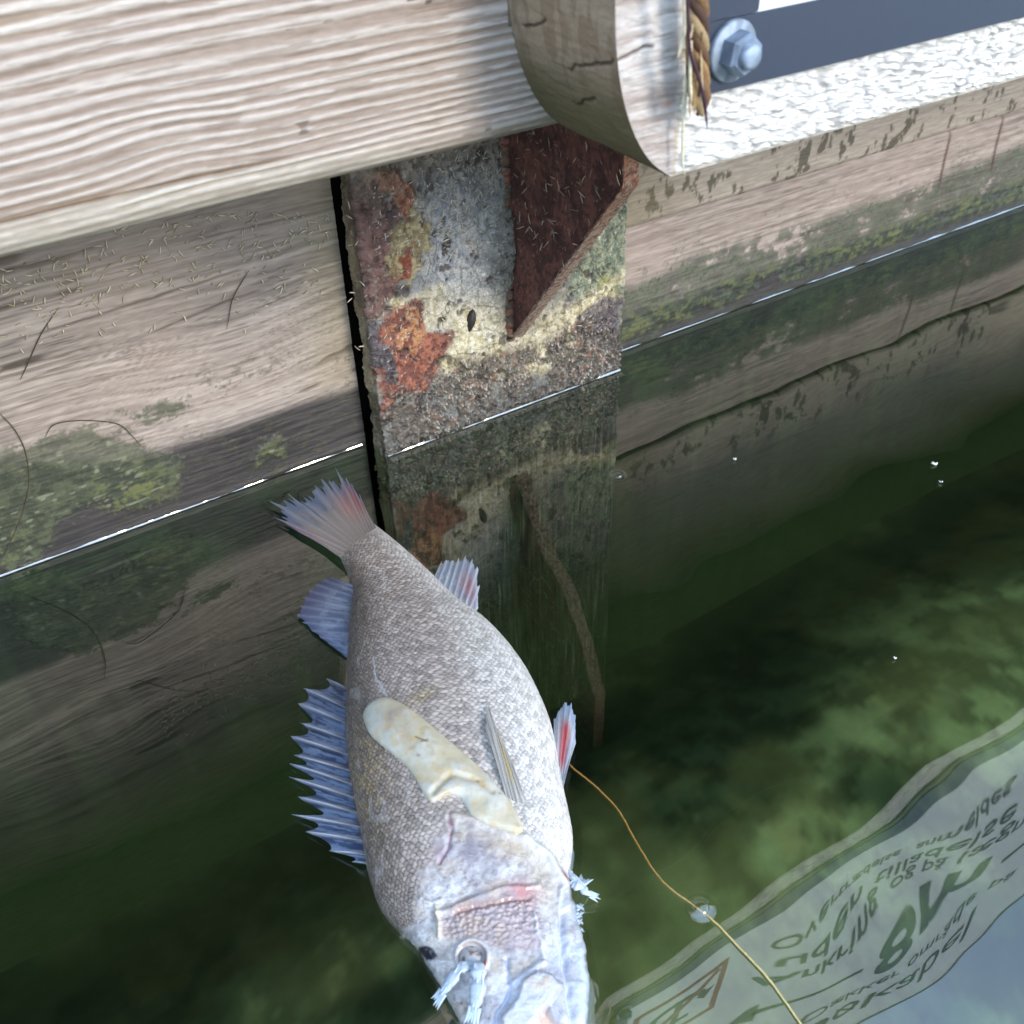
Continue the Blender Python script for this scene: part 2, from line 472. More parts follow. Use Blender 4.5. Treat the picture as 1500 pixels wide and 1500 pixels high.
ZJ = .1146
plank_surface(-.9, .2500, -.75, .2325, (-.05, .2500), 3, False).build('plank', M_WOOD, wall)
plank_surface(-.9, .2500, .2345, .316, (-.05, .2500), 8, False, y=.002, step=.002).build('plank', M_WOOD, wall)
plank_surface(.44, 2.4, -.75, ZJ - .0008, (.46, 1.05), 13, True, step=.0012).build('plank', M_WOOD, wall)
plank_surface(.44, 2.4, ZJ + .0008, .316, (.46, 1.05), 19, True, y=-.004, upper=True, step=.0014).build('plank', M_WOOD, wall)
MB().box((-.9, .047, -.75), (2.4, .065, .316), (*lin(40, 36, 32), .9)).build('backing_board', M_WOOD, wall)

# ================================================================== STEEL PILE WITH BRACKET
pile = thing('steel_pile', 'heavily rusted steel H-pile standing in the water between the wall planks', 'pile')
XL, XR, YF, YB = .2548, .4795, -.0243, -.0065
za = np.r_[np.linspace(-.75, -.05, 30)[:-1], np.linspace(-.05, .255, 560), np.linspace(.256, .315, 20)]
path = []
for t in np.linspace(0, 1, 34): path.append((XL, YB + (YF - YB) * t, -1, 0))
for t in np.linspace(0, 1, 430)[1:-1]: path.append((XL + (XR - XL) * t, YF, 0, -1))
for t in np.linspace(0, 1, 26): path.append((XR, YF + (YB - YF) * t, 1, 0))
path = np.array(path)
nrm = path[:, 2:].copy()
for k in range(6):
    nrm[1:-1] = (nrm[:-2] + nrm[1:-1] + nrm[2:]) / 3
nrm /= np.linalg.norm(nrm, axis=1)[:, None]
pos = path[:, :2].copy()
for k in range(3):
    pos[1:-1] = (pos[:-2] + 2 * pos[1:-1] + pos[2:]) / 4
Xp = np.broadcast_to(pos[:, 0], (len(za), len(pos))); Yp = np.broadcast_to(pos[:, 1], Xp.shape); Zp = np.broadcast_to(za[:, None], Xp.shape)
arc = np.r_[0, np.cumsum(np.hypot(*np.diff(pos, axis=0).T))]; A = np.broadcast_to(arc[None], Xp.shape)
Pf = np.stack([Xp, Yp, Zp], -1)
px, py = pxy(Pf)
wpx = px + 26 * (fbm(A * 45, Zp * 45, 4, 3) - .5) * 2; wpy = py + 26 * (fbm(A * 45, Zp * 45, 4, 23) - .5) * 2
n1 = fbm(A * 70, Zp * 70, 5, 2, .6); n2 = fbm(A * 260, Zp * 200, 4, 6, .6); n3 = fbm(A * 30, Zp * 22, 4, 9)
f1, f2, cid = worley(A * 300, Zp * 300, 4)
C = mixc(np.broadcast_to(lin(104, 104, 100), Xp.shape + (3,)), lin(150, 144, 130), ss(n1, .38, .62))
disp = .0022 * (n1 - .5) + .0018 * (n2 - .5)
def lay(mask, c1, c2, d, nz=None, amt=.92):
    global C, disp
    nz = n2 if nz is None else nz
    cc = mixc(np.broadcast_to(lin(*c1), Xp.shape + (3,)), lin(*c2), ss(nz, .36, .64))
    C = C * (1 - amt * mask[..., None]) + cc * amt * mask[..., None]
    disp = disp + d * mask
def pm(poly, soft=7): return ss(-sdf(wpx, wpy, poly), -soft, soft)
# blue grey lime wash in the middle, greens to the right
lay(np.clip(1.1 * blob(wpx, wpy, 665, 370, 62, 130, 4), 0, 1), (138, 145, 154), (184, 185, 186), .0003, amt=.85)
lay(np.clip(1.1 * blob(wpx, wpy, 735, 360, 24, 140, 3), 0, 1), (92, 92, 82), (128, 124, 110), .0060 * (.5 + n3), amt=.8)
lay(pm([(850, 300), (925, 270), (925, 430), (870, 460), (835, 430)]), (92, 104, 88), (146, 152, 126), .0002, amt=.85)
lay(np.clip(blob(wpx, wpy, 880, 420, 14, 30, 0) * 1.2, 0, 1) * ss(n2, .45, .6), (128, 130, 40), (154, 150, 66), 0, amt=.7)
# pale yellow lime crust
lay(pm([(560, 430), (640, 425), (680, 470), (750, 500), (840, 430), (915, 405), (905, 430), (860, 470), (855, 520), (760, 545), (690, 560), (640, 545), (650, 480), (585, 470)], 10) * (.45 + .55 * ss(n3, .3, .6)), (186, 172, 130), (222, 212, 182), .0007)
lay(np.clip(blob(wpx, wpy, 700, 500, 50, 55, 20) * 1.1, 0, 1), (196, 186, 150), (224, 217, 194), .0008, amt=.7)
# rust skins, raised with torn edges
lay(pm([(495, 270), (590, 250), (605, 285), (575, 345), (570, 420), (545, 470), (530, 480), (510, 390)]), (78, 52, 48), (118, 86, 80), .0022)
lay(pm([(560, 255), (592, 250), (604, 285), (592, 320), (570, 300)], 4), (134, 70, 44), (170, 104, 68), .0008, amt=.8)
lay(pm([(600, 300), (625, 345), (625, 375), (600, 410), (565, 405), (560, 365), (580, 335)], 5), (126, 112, 78), (170, 158, 118), .0012)
lay(pm([(572, 370), (598, 362), (592, 405), (565, 412)], 4), (112, 48, 36), (140, 66, 46), .0006)
lay(pm([(560, 450), (600, 440), (622, 475), (650, 490), (655, 520), (640, 560), (620, 580), (560, 600), (545, 560), (550, 500)], 5), (112, 58, 46), (158, 94, 70), .0016)
lay(pm([(560, 450), (600, 440), (622, 475), (650, 490), (655, 520), (640, 560), (620, 580), (560, 600), (545, 560), (550, 500)], 5) * ss(n1, .46, .62), (78, 44, 40), (108, 66, 56), -.0005, amt=.75)
lay(pm([(562, 462), (590, 445), (618, 475), (612, 505), (585, 500)], 4) * ss(n2, .4, .55), (150, 98, 64), (184, 140, 96), .0004, amt=.75)
lay(pm([(535, 480), (560, 470), (575, 540), (560, 560), (540, 545)], 4), (66, 66, 72), (100, 98, 104), .0010)
lay(pm([(860, 445), (915, 415), (912, 520), (890, 500), (870, 490), (850, 465)], 6), (78, 70, 78), (112, 100, 98), .0008)
lay(ss(Zp + .02 * (n3 - .5), .190, .222), (92, 80, 68), (138, 124, 106), .0012, amt=.75)
# wet foot, its white glints painted on as pale dots
foot = ss(.060 + .022 * (n3 - .5) * 2 - Zp, -.006, .016)
lay(foot * ss(n1 + .25 * (n2 - .5), .30, .50), (48, 40, 36), (90, 77, 66), .0005, amt=.9)
lay(foot * (1 - ss(f1, .14, .32)) * ss(cid, .62, .7) * ss(n3, .3, .5), (150, 142, 124), (222, 218, 204), .0018, amt=.75)  # pale raised dots standing for glints on the wet steel
lay(foot * ss(n2, .64, .72) * ss(n3, .5, .6), (130, 72, 46), (150, 92, 64), 0, amt=.5)
lay(ss(.010 - Zp, -.004, .006), (34, 36, 32), (72, 66, 54), 0, amt=.7)
# whitish fibres and dark pits
fib = ss(vn(A * 900, Zp * 260, 61), .88, .95) + ss(vn(A * 300, Zp * 900, 64), .9, .96)
lay(np.clip(fib, 0, 1) * ss(n3, .35, .6), (200, 196, 180), (220, 216, 206), .0003, amt=.7)
pit = ss(fbm(A * 120, Zp * 90, 4, 91), .68, .76)
lay(pit, (44, 34, 32), (58, 46, 42), -.0012, amt=.8)
w1, w2, wid_ = worley(A * 75 + .8 * n1, Zp * 60 + .8 * n3, 8)
plate = ss(w2 - w1, .0, .10)
disp = disp + .0009 * plate * (wid_ - .3)
lay((1 - plate) * ss(n3, .42, .6), (60, 48, 44), (78, 66, 58), -.0004, amt=.45)
ck = np.minimum(np.abs(fbm(A * 40, Zp * 40, 4, 95) - .5), 1)
lay(1 - ss(ck, .004, .014), (58, 46, 42), (70, 54, 48), -.0007, amt=.55)
lay(ss(-Zp, -.002, .006), (22, 32, 28), (50, 58, 44), 0, amt=.9)  # submerged steel darkened, murk put into the colour
lay(1 - ss(Zp, -.34, -.12), (76, 83, 62), (82, 88, 66), 0, amt=.9)  # deep part painted towards the bed colour, as murk would veil it
# left side of the flange: ragged yellowish rim, brightened in colour to look lit
sd_ = 1 - ss(A, .012, .019)
lay(sd_, (116, 102, 78), (172, 156, 120), .0012 * (n3 * 2 - .6), nz=n1, amt=.75)
spk = ss(fbm(A * 420, Zp * 330, 3, 105), .6, .7)
lay(spk * ss(n1, .45, .65), (128, 124, 120), (164, 158, 150), .0004, amt=.4)
lay(ss(fbm(A * 380, Zp * 420, 3, 109), .62, .72), (52, 42, 40), (66, 54, 50), -.0006, amt=.35)
rough = np.where(Zp < .055, .18, .62) + .15 * (n2 - .5)
Cw = np.concatenate([C, rough[..., None]], -1)
Pd = Pf.copy(); Pd[..., 0] += nrm[None, :, 0] * disp; Pd[..., 1] += nrm[None, :, 1] * disp
mb = MB().grid(Pd, Cw)
back = np.stack([Pd[:, -1], Pd[:, 0]], 1)
mb.grid(back, np.stack([Cw[:, -1], Cw[:, 0]], 1))
mb.build('front_flange', M_RUST, pile)
flange_disp = disp
MB().box((.361, YB - .001, -.75), (.375, .044, .314), (*lin(70, 52, 44), .7)).build('web', M_RUST, pile)

# gusset: a triangular rib under the beam, left face in shade, flame-cut sloping edge
XG = .3768
RE = .65   # share of the full triangle that is steel
def gus(t_, k):    # along the slope from flange (0) to beam (1)
    return np.array([XG, -.0225 + (-.222 + .0225) * t_, .0655 + (.314 - .0655) * t_])
GT = .011
uu = np.linspace(0, 1, 190); vv = np.linspace(0, 1, 150)
Ug, Vg = np.meshgrid(uu, vv)
edge = np.stack([np.full_like(Ug, 0), -.0225 - .1995 * np.minimum(Ug, RE), .0655 + .2485 * Ug], -1)
root = np.stack([np.full_like(Ug, 0), np.full_like(Ug, -.020), .0655 + .2485 * Ug], -1)
Pg = root * (1 - Vg[..., None]) + edge * Vg[..., None]
na = fbm(Pg[..., 1] * 90, Pg[..., 2] * 90, 5, 12, .6); nb = fbm(Pg[..., 1] * 350, Pg[..., 2] * 300, 3, 14)
Cg = mixc(np.broadcast_to(lin(84, 52, 46), Ug.shape + (3,)), lin(122, 78, 66), ss(na, .38, .62))
Cg = mixc(Cg, lin(60, 40, 40), .7 * ss(nb, .55, .68))
Cg = mixc(Cg, lin(170, 140, 120), .6 * ss(vn(Pg[..., 1] * 700, Pg[..., 2] * 700, 17), .88, .95))
dg = .0016 * (na - .5) + .0012 * (nb - .5)
fade = ss(Vg, 1, .93)
Pl = Pg.copy(); Pl[..., 0] = XG - GT / 2 - dg * fade
Prr = Pg.copy(); Prr[..., 0] = XG + GT / 2 + dg * fade
mb = MB().grid(Pl, np.concatenate([Cg, np.full(Ug.shape + (1,), .75)], -1), flip=True)
mb.grid(Prr, np.concatenate([Cg, np.full(Ug.shape + (1,), .75)], -1))
gusset = mb.build('bracket_rib', M_RUST, pile)
gusset['label'] = 'dark red rusted triangular rib'
# the sloping edge as its own crusty strip
us = np.linspace(-.01, 1, 320); vs = np.linspace(-1, 1, 26)
Us, Vs = np.meshgrid(us, vs, indexing='ij')
yb = -.0225 - .1995 * np.minimum(Us, RE); zb_ = .0655 + .2485 * Us
ne = fbm(Us * 60, Vs * 3, 4, 21, .6); ne2 = fbm(Us * 200, Vs * 8, 3, 23)
th = Vs * (math.pi / 2)
rr = .0058 + .0014 * (ne - .5) * 2
Pe = np.stack([XG + rr * np.clip(np.sin(th) * 1.5, -1, 1), yb - .78 * rr * np.cos(th) ** .5 * .30 - .0004, zb_ - .62 * rr * np.cos(th) ** .5 * .30 * (Us < RE)], -1)
Ce = mixc(np.broadcast_to(lin(156, 124, 108), Us.shape + (3,)), lin(196, 172, 154), ss(ne2, .4, .6))
Ce = mixc(Ce, lin(184, 112, 70), .8 * ss(Us, .35, .75) * ss(ne, .3, .6))
Ce = mixc(Ce * .68, lin(90, 62, 54), .7 * ss(.46 - ne2, 0, .1))
MB().grid(Pe, np.concatenate([Ce, np.full(Us.shape + (1,), .7)], -1)).build('rib_edge', M_RUST, gusset)
# weld bead, crusted, left of the rib
ts = np.linspace(0, 1, 240)
zz = .066 + .248 * ts
nw = fbm(ts * 30, ts * 0, 4, 33)
pts = np.stack([XG - GT / 2 - .002 - .0025 * (nw - .5), np.full_like(ts, YF - .0005), zz], -1)
cw = mixc(np.broadcast_to(lin(96, 84, 70), ts.shape + (3,)), lin(136, 92, 74), ss(fbm(ts * 60, ts * 0, 3, 35), .45, .6))
MB().tube(pts, .0042 + .0016 * (fbm(ts * 50, ts * 0, 3, 36) - .5) * 2, np.concatenate([cw, np.full((240, 1), .75)], -1), k=12).build('weld_bead', M_RUST, pile)

# ================================================================== BEAMS
# long striped beam behind the sign timber
YBM, ZB = -.270, .3165
def stripe_beam():
    xa = np.r_[np.linspace(-.9, -.03, 60)[:-1], np.linspace(-.03, .262, 620), np.linspace(.262, 2.4, 60)[1:]]
    prof = []
    for t in np.linspace(0, 1, 10): prof.append((.075 + (YBM + .010 - .075) * t, ZB, 0))
    for a in np.linspace(0, math.pi / 2, 16)[1:]: prof.append((YBM + .010 - .010 * math.sin(a), ZB + .010 - .010 * math.cos(a), a / (math.pi / 2)))
    for z in np.linspace(ZB + .010, .405, 300)[1:]: prof.append((YBM, z, 1))
    for z in np.linspace(.405, .50, 30)[1:]: prof.append((YBM, z, 1))
    for y in np.linspace(YBM, .075, 10)[1:]: prof.append((y, .50, 0))
    prof = np.array(prof)
    Xb = np.broadcast_to(xa[None], (len(prof), len(xa)))
    Yb = np.broadcast_to(prof[:, :1], Xb.shape).copy(); Zb = np.broadcast_to(prof[:, 1:2], Xb.shape).copy(); Fr = np.broadcast_to(prof[:, 2:3], Xb.shape)
    # grain: wavy annual rings running nearly along the beam
    kn = np.exp(-((Xb - .085) / .03) ** 2 - ((Zb - .345) / .02) ** 2)
    g = Zb + .10 * (Xb - .1) ** 2 * .5 - .02 * (Xb - .1) * 1 + .0035 * (fbm(Xb * 5, Zb * 12, 3, 4) - .5) - .002 * kn + .0010 * np.sin(Xb * 60 + Zb * 90) * kn
    sp = 1 / (.0038 + .0016 * ss(Zb, .33, .37))
    ph = 28 * np.log1p(np.clip(g - .29, .001, 1) / .05) + .55 * (fbm(Xb * 4, g * 60, 3, 7) - .5) * 2
    tri = .5 + .5 * np.cos(2 * np.pi * ph)
    tri = np.clip(tri + .35 * (fbm(Xb * 30, g * 300, 3, 9) - .5) * 2, 0, 1)
    wave = fbm(Xb * 5, g * 70, 3, 11)
    amp = (.35 + .9 * wave)
    fine = fbm(Xb * 60, g * 900, 3, 12)
    d = (.00075 * (tri - .5) * amp + .0004 * (fine - .5)) * Fr
    # long split near the lower edge
    zc = ZB + .0125 + .0012 * np.sin(Xb * 22) + .010 * ss(Xb, .10, .16) * 0 - .03 * (Xb - .05) ** 2
    cr = np.exp(-((Zb - zc) / .00065) ** 2) * (1 - ss(Xb, .105, .135)) * (Fr > .5)
    lip = np.exp(-np.clip(Zb - zc, 0, 1) / .003) * (Zb > zc) * (1 - ss(Xb, .105, .135))
    d = d - .0016 * cr - .0007 * lip * (Fr > .5)
    Cc = mixc(np.broadcast_to(lin(154, 137, 122), Xb.shape + (3,)), lin(202, 193, 184), ss(tri * (.55 + .6 * wave), .18, .7))
    Cc = mixc(Cc, lin(164, 150, 144), .35 * ss(fbm(Xb * 8, Zb * 20, 3, 14), .45, .65))
    Cc = mixc(Cc, lin(126, 108, 94), .5 * ss(.42 - fine, 0, .12))
    nick = ss(vn(Xb * 130, g * 500, 15), .945, .975) * ss(fbm(Xb * 20, Zb * 20, 2, 18), .48, .6)
    Cc = mixc(Cc, lin(96, 84, 74), .8 * nick); d -= .0006 * nick
    Cc = mixc(Cc, lin(112, 84, 62), .8 * cr); Cc = mixc(Cc, lin(140, 116, 94), .5 * lip)
    Cc = mixc(Cc, lin(178, 172, 158), .40 * (Zb < zc) * (1 - ss(Xb, .12, .2)))
    Cc = mixc(Cc, lin(98, 94, 78), .75 * (1 - ss(Fr, .0, .45)))
    ny_ = -np.ones_like(Fr)
    Yb = Yb - d
    m = MB()
    Ca = np.concatenate([Cc, np.full(Xb.shape + (1,), .8)], -1)
    m.grid(np.stack([Xb, Yb, Zb], -1), Ca)
    m.raw([(-.9, YBM + .002, ZB + .004), (-.9, .075, ZB), (-.9, .075, .5), (-.9, YBM + .002, .5)], [(0, 3, 2, 1)], lin(120, 104, 90))
    m.raw([(2.4, YBM + .002, ZB + .004), (2.4, .075, ZB), (2.4, .075, .5), (2.4, YBM + .002, .5)], [(0, 1, 2, 3)], lin(120, 104, 90))
    m.raw([(-.9, .075, ZB), (2.4, .075, ZB), (2.4, .075, .5), (-.9, .075, .5)], [(0, 1, 2, 3)][::1], lin(90, 80, 70))
    return m.build('timber_beam', M_PALE)
tag(stripe_beam(), 'long pale timber beam with ridged striped grain, above the left wall planks', 'beam')

# thick sign timber with a rounded lower corner
YR, YRB, ZT = -.336, -.270, .56
def sign_timber():
    prof = spline([(.2185, ZT), (.2187, .46), (.2190, .40), (.2195, .378), (.2212, .362), (.2250, .347), (.2310, .334), (.2385, .324), (.2480, .3165)], 260)
    # denser where it is in view
    m = MB()
    # side (end) face: profile x depth
    yv = np.linspace(YR, YRB, 130)
    Pz = prof
    A_ = np.r_[0, np.cumsum(np.hypot(*np.diff(Pz, axis=0).T))]
    keep = Pz[:, 1] < .42
    Pz = np.vstack([prof[:1], spline(prof[keep], 300)])
    A_ = np.r_[0, np.cumsum(np.hypot(*np.diff(Pz, axis=0).T))]
    Yg, Ag = np.meshgrid(yv, A_)
    Xs = np.broadcast_to(Pz[:, :1], Yg.shape); Zs = np.broadcast_to(Pz[:, 1:2], Yg.shape)
    tn = np.gradient(Pz, axis=0); nn = np.stack([tn[:, 1], -tn[:, 0]], -1); nn /= np.linalg.norm(nn, axis=1)[:, None]
    n1 = fbm(Yg * 60, Zs * 260, 4, 3, .6); n2 = fbm(Yg * 18, Zs * 22, 4, 5); n3 = fbm(Yg * 260, Zs * 60, 3, 8)
    Cs = mixc(np.broadcast_to(lin(132, 112, 92), Yg.shape + (3,)), lin(158, 140, 118), ss(n2, .38, .62))
    Cs = mixc(Cs, lin(120, 96, 74), .45 * ss(n3, .5, .66))
    low = 1 - ss(Zs + .02 * (n2 - .5), .336, .364)
    Cs = mixc(Cs, lin(96, 92, 62), .72 * low)
    Cs = mixc(Cs, lin(70, 66, 48), .6 * low * ss(n2, .5, .66))
    ck = np.zeros_like(Yg)
    for (y0, z0, y1, z1) in ((-.333, .3605, -.305, .352), (-.336, .382, -.312, .3835), (-.318, .344, -.300, .337), (-.295, .366, -.279, .362)):
        ck = np.maximum(ck, np.exp(-(dline(Yg + .0012 * (fbm(Yg * 300, Zs * 300, 2, 9) - .5), Zs + .003 * (fbm(Yg * 160, Zs * 10, 3, 2) - .5), [(y0, z0), (y1, z1)]) / .00055) ** 2))
    Cs = mixc(Cs, lin(48, 38, 32), .85 * ck)
    d = .0010 * (n1 - .5) + .0012 * (n2 - .5) - .0010 * ck
    ef = ss(Yg, YR, YR + .002) * ss(-Yg, -YRB, -YRB + .002)
    d = d * ef
    m.grid(np.stack([Xs - np.abs(nn[:, None, 0]) * d, Yg, Zs - np.abs(nn[:, None, 1]) * d], -1), np.concatenate([Cs, np.full(Yg.shape + (1,), .8)], -1), flip=True)
    # front face
    zf = np.r_[np.linspace(ZB, .400, 240), np.linspace(.402, ZT, 8)]
    order = np.argsort(prof[:, 1]); xl = np.interp(zf, prof[order, 1], prof[order, 0])
    sx = np.r_[np.linspace(0, .30, 560), np.linspace(.302, 1.0, 160)[1:]]
    Xf = xl[:, None] + (1.12 - xl[:, None]) * sx[None]; Zf = np.broadcast_to(zf[:, None], Xf.shape)
    a1 = fbm(Xf * 120, Zf * 420 + Xf * 30, 4, 23, .6); a2 = fbm(Xf * 40, Zf * 60, 4, 25)
    f1, f2, cid = worley(Xf * 150 + 2.5 * a2, Zf * 560 + 50 * Xf + 2 * a1, 6)
    cell = ss(f1, .15, .75)
    lft = 1 - ss(Xf, .2475, .2505)
    Cf = mixc(np.broadcast_to(lin(186, 184, 182), Xf.shape + (3,)), lin(222, 222, 222), 1 - cell)
    Cf = mixc(Cf, lin(134, 130, 126), .6 * ss(cell * a1, .42, .62))
    gl = fbm(Xf * 25, Zf * 520, 4, 27, .6)
    Cl = mixc(np.broadcast_to(lin(178, 168, 162), Xf.shape + (3,)), lin(212, 207, 203), ss(gl, .36, .62))
    Cl = mixc(Cl, lin(154, 134, 124), .4 * ss(a2, .5, .66))
    Cf = Cf * (1 - lft[..., None]) + Cl * lft[..., None]
    edge = np.exp(-((Xf - .2495) / .0008) ** 2)
    Cf = mixc(Cf, lin(190, 172, 140), .6 * edge)
    ck2 = np.exp(-(dline(Xf, Zf + .003 * (fbm(Xf * 120, Zf * 5, 3, 2) - .5), [(.2195, .3615), (.233, .3645), (.236, .3640)]) / .0006) ** 2)
    ck2 = np.maximum(ck2, .5 * np.exp(-(dline(Xf, Zf + .002 * (fbm(Xf * 150, Zf * 5, 3, 3) - .5), [(.2190, .3810), (.244, .386)]) / .0005) ** 2))
    Cf = mixc(Cf, lin(74, 48, 44), .85 * ck2)
    Cf = mixc(Cf, lin(206, 140, 116), .6 * np.exp(-((Xf - .2445) / .0016) ** 2 - ((Zf - .3435) / .0009) ** 2))
    low = 1 - ss(Zf + .003 * (a1 - .5), ZB, ZB + .003)
    Cf = mixc(Cf, lin(176, 164, 140), .5 * low)
    d = (.0010 * (1 - cell) * (1 - lft) + .0012 * (a1 - .5) + .0006 * (gl - .5) * lft - .0010 * ck2 + .0004 * edge)
    eb = ss(Zf, ZB, ZB + .0015) * ss(Xf - xl[:, None], 0, .0015)
    m.grid(np.stack([Xf, YR - d * eb, Zf], -1), np.concatenate([Cf, np.full(Xf.shape + (1,), .75)], -1))
    # underside, back, top, far end
    cu = lin(120, 108, 90)
    m.raw([(.248, YR, ZB), (1.12, YR, ZB), (1.12, YRB, ZB), (.248, YRB, ZB)], [(0, 3, 2, 1)], cu)
    m.raw([(.2185, YR, ZT), (1.12, YR, ZT), (1.12, YRB, ZT), (.2185, YRB, ZT)], [(0, 1, 2, 3)], cu)
    m.raw([(1.12, YR, ZB), (1.12, YRB, ZB), (1.12, YRB, ZT), (1.12, YR, ZT)], [(0, 1, 2, 3)], cu)
    # the back lies against the striped beam: a strip set 0.4 mm in
    m.raw([(.249, YRB - .0004, ZB + .001), (1.12, YRB - .0004, ZB + .001), (1.12, YRB - .0004, ZT), (.22, YRB - .0004, ZT), (.22, YRB - .0004, .36)], [(4, 3, 2, 1), (4, 1, 0, 0)][:1], cu)
    return m.build('sign_timber', M_PALE)
tag(sign_timber(), 'whitened timber with rounded green-brown end, carrying the sign', 'timber')

# sign post rising behind the sign
m = MB(); nz_ = 60
zz = np.linspace(.3175, .935, nz_)
ring = [(.955, -.3385), (1.045, -.3385), (1.05, -.334), (1.05, -.2705)]
m.box((.95, -.2685, .505), (1.05, -.19, .93), (*lin(176, 150, 120), .8))
tag(m.build('sign_post', M_PALE, smooth=False), 'square tan timber post behind the sign, its head above the sign edge', 'post')

# ================================================================== SIGN
YS = -.3372
sign = thing('warning_sign', 'white harbour sign with dark lower border, lettering and no-anchoring mark', 'sign')
SX0, SX1, SZ0, SZ1 = .2545, 1.06, .3455, .842
white = (*lin(228, 234, 232), .35); dark = (*lin(46, 54, 70), .4)
m = MB()
def rbox(m, a, b, col, r=.0012):
    (x0, y0, z0), (x1, y1, z1) = a, b
    out_ = [(x0 + r, z0), (x1 - r, z0), (x1, z0 + r), (x1, z1 - r), (x1 - r, z1), (x0 + r, z1), (x0, z1 - r), (x0, z0 + r)]
    v = [(x, y1, z) for x, z in out_] + [(x, y0 + r * .5, z) for x, z in out_]
    cx, cz = (x0 + x1) / 2, (z0 + z1) / 2
    v += [(cx + (x - cx) * (1 - .6 * r / (x1 - x0)), y0, cz + (z - cz) * (1 - .6 * r / (z1 - z0))) for x, z in out_]
    q = []
    for k in range(8):
        j = (k + 1) % 8
        q += [(k, j, 8 + j, 8 + k), (8 + k, 8 + j, 16 + j, 16 + k)]
    q += [(16, 17, 18, 19), (16, 19, 20, 23), (20, 21, 22, 23)]
    q += [(3, 2, 1, 0), (7, 4, 3, 0), (7, 6, 5, 4)]
    return m.raw(v, q, col)
rbox(m, (SX0, YS - .0028, SZ0), (SX1, YS, SZ1), white)
m.build('panel', M_PRINT, sign, smooth=False)
rbox(MB(), (SX0 - .0002, YS - .0036, SZ0 - .0004), (SX1, YS - .0029, .3692), dark, .0006).build('lower_border', M_PRINT, sign, smooth=False)
rbox(MB(), (SX0 - .0002, YS - .0036, .3694), (.2785, YS - .0029, SZ1), dark, .0006).build('side_border', M_PRINT, sign, smooth=False)
rbox(MB(), (.2788, YS - .0036, SZ1 - .007), (SX1, YS - .0029, SZ1 + .0004), (*lin(84, 96, 84), .4), .0006).build('upper_border', M_PRINT, sign, smooth=False)

M_INK = vmat('sign_ink', nscale=300, namp=.05, bump=0, spec=.4)
def text(body, x, z, h, width=None, col=(56, 76, 68), bold=0.0):
    cu = bpy.data.curves.new('lettering', 'FONT')
    cu.body = body; cu.size = 1.0; cu.extrude = 0.0; cu.offset = bold
    o = bpy.data.objects.new('t', cu); COL.objects.link(o)
    dg_ = bpy.context.evaluated_depsgraph_get()
    me = bpy.data.meshes.new_from_object(o.evaluated_get(dg_))
    bpy.data.objects.remove(o)
    v = np.array([vv_.co[:] for vv_ in me.vertices])
    w_ = v[:, 0].max() - v[:, 0].min()
    sx_ = h / .72 if width is None else width / w_
    sz_ = h / .72
    yy = YS - .0032
    for vert, p_ in zip(me.vertices, v):
        vert.co = (x + (p_[0] - v[:, 0].min()) * sx_, yy, z + p_[1] * sz_)
    me.name = 'lettering'
    at = me.color_attributes.new('Col', 'FLOAT_COLOR', 'POINT')
    c4 = np.tile(np.r_[lin(*col), .5], (len(v), 1)).astype(np.float32)
    at.data.foreach_set('color', c4.ravel())
    me.materials.clear(); me.materials.append(M_INK)
    ob = bpy.data.objects.new('lettering', me); COL.objects.link(ob); ob.parent = sign
    return ob
text('Overtrædelse', .440, .418, .020, .170)
text('anmeldes til politiet', .640, .424, .020, .26)
text('uden', .448, .456, .028, .106, bold=.008)
text('tilladelse', .578, .456, .030, .20)
text('forbudt', .800, .456, .030, .14)
text('Ankring', .436, .493, .032, .152, bold=.008)
text('og på', .612, .493, .032, .092)
text('lægning', .722, .493, .032, .15)
text('8', .592, .553, .090, .068, bold=.02)
text('m', .672, .553, .090, .112, bold=.02)
text('Dækker område', .505, .662, .030, .30)
text('på', .830, .662, .030, .05)
text('Søkabel', .505, .715, .060, .32, bold=.004)
# dimension arrows either side of "8 m"
def flat_poly(name, pts, col, th_=.0004, y=None):
    pts = np.array(pts, float); k = len(pts)
    y = YS - .0032 if y is None else y
    v = np.vstack([np.c_[pts[:, 0], np.full(k, y), pts[:, 1]], np.c_[pts[:, 0], np.full(k, YS - .0028), pts[:, 1]]])
    mm = MB()
    q = [(i, (i + 1) % k, k + (i + 1) % k, k + i) for i in range(k)]
    mm.raw(v, q, (*lin(*col), .5))
    # fan fill of a convex outline
    mm.t += [np.array([(0, i + 1, i) for i in range(1, k - 1)])]
    return mm.build(name, M_INK, sign, smooth=False)
flat_poly('arrow_shaft', [(.452, .586), (.572, .586), (.572, .594), (.452, .594)], (56, 76, 68))
flat_poly('arrow_head', [(.424, .590), (.456, .572), (.456, .608)], (56, 76, 68))
flat_poly('arrow_shaft', [(.815, .586), (.955, .586), (.955, .594), (.815, .594)], (56, 76, 68))
flat_poly('arrow_head', [(.985, .590), (.951, .608), (.951, .572)], (56, 76, 68))
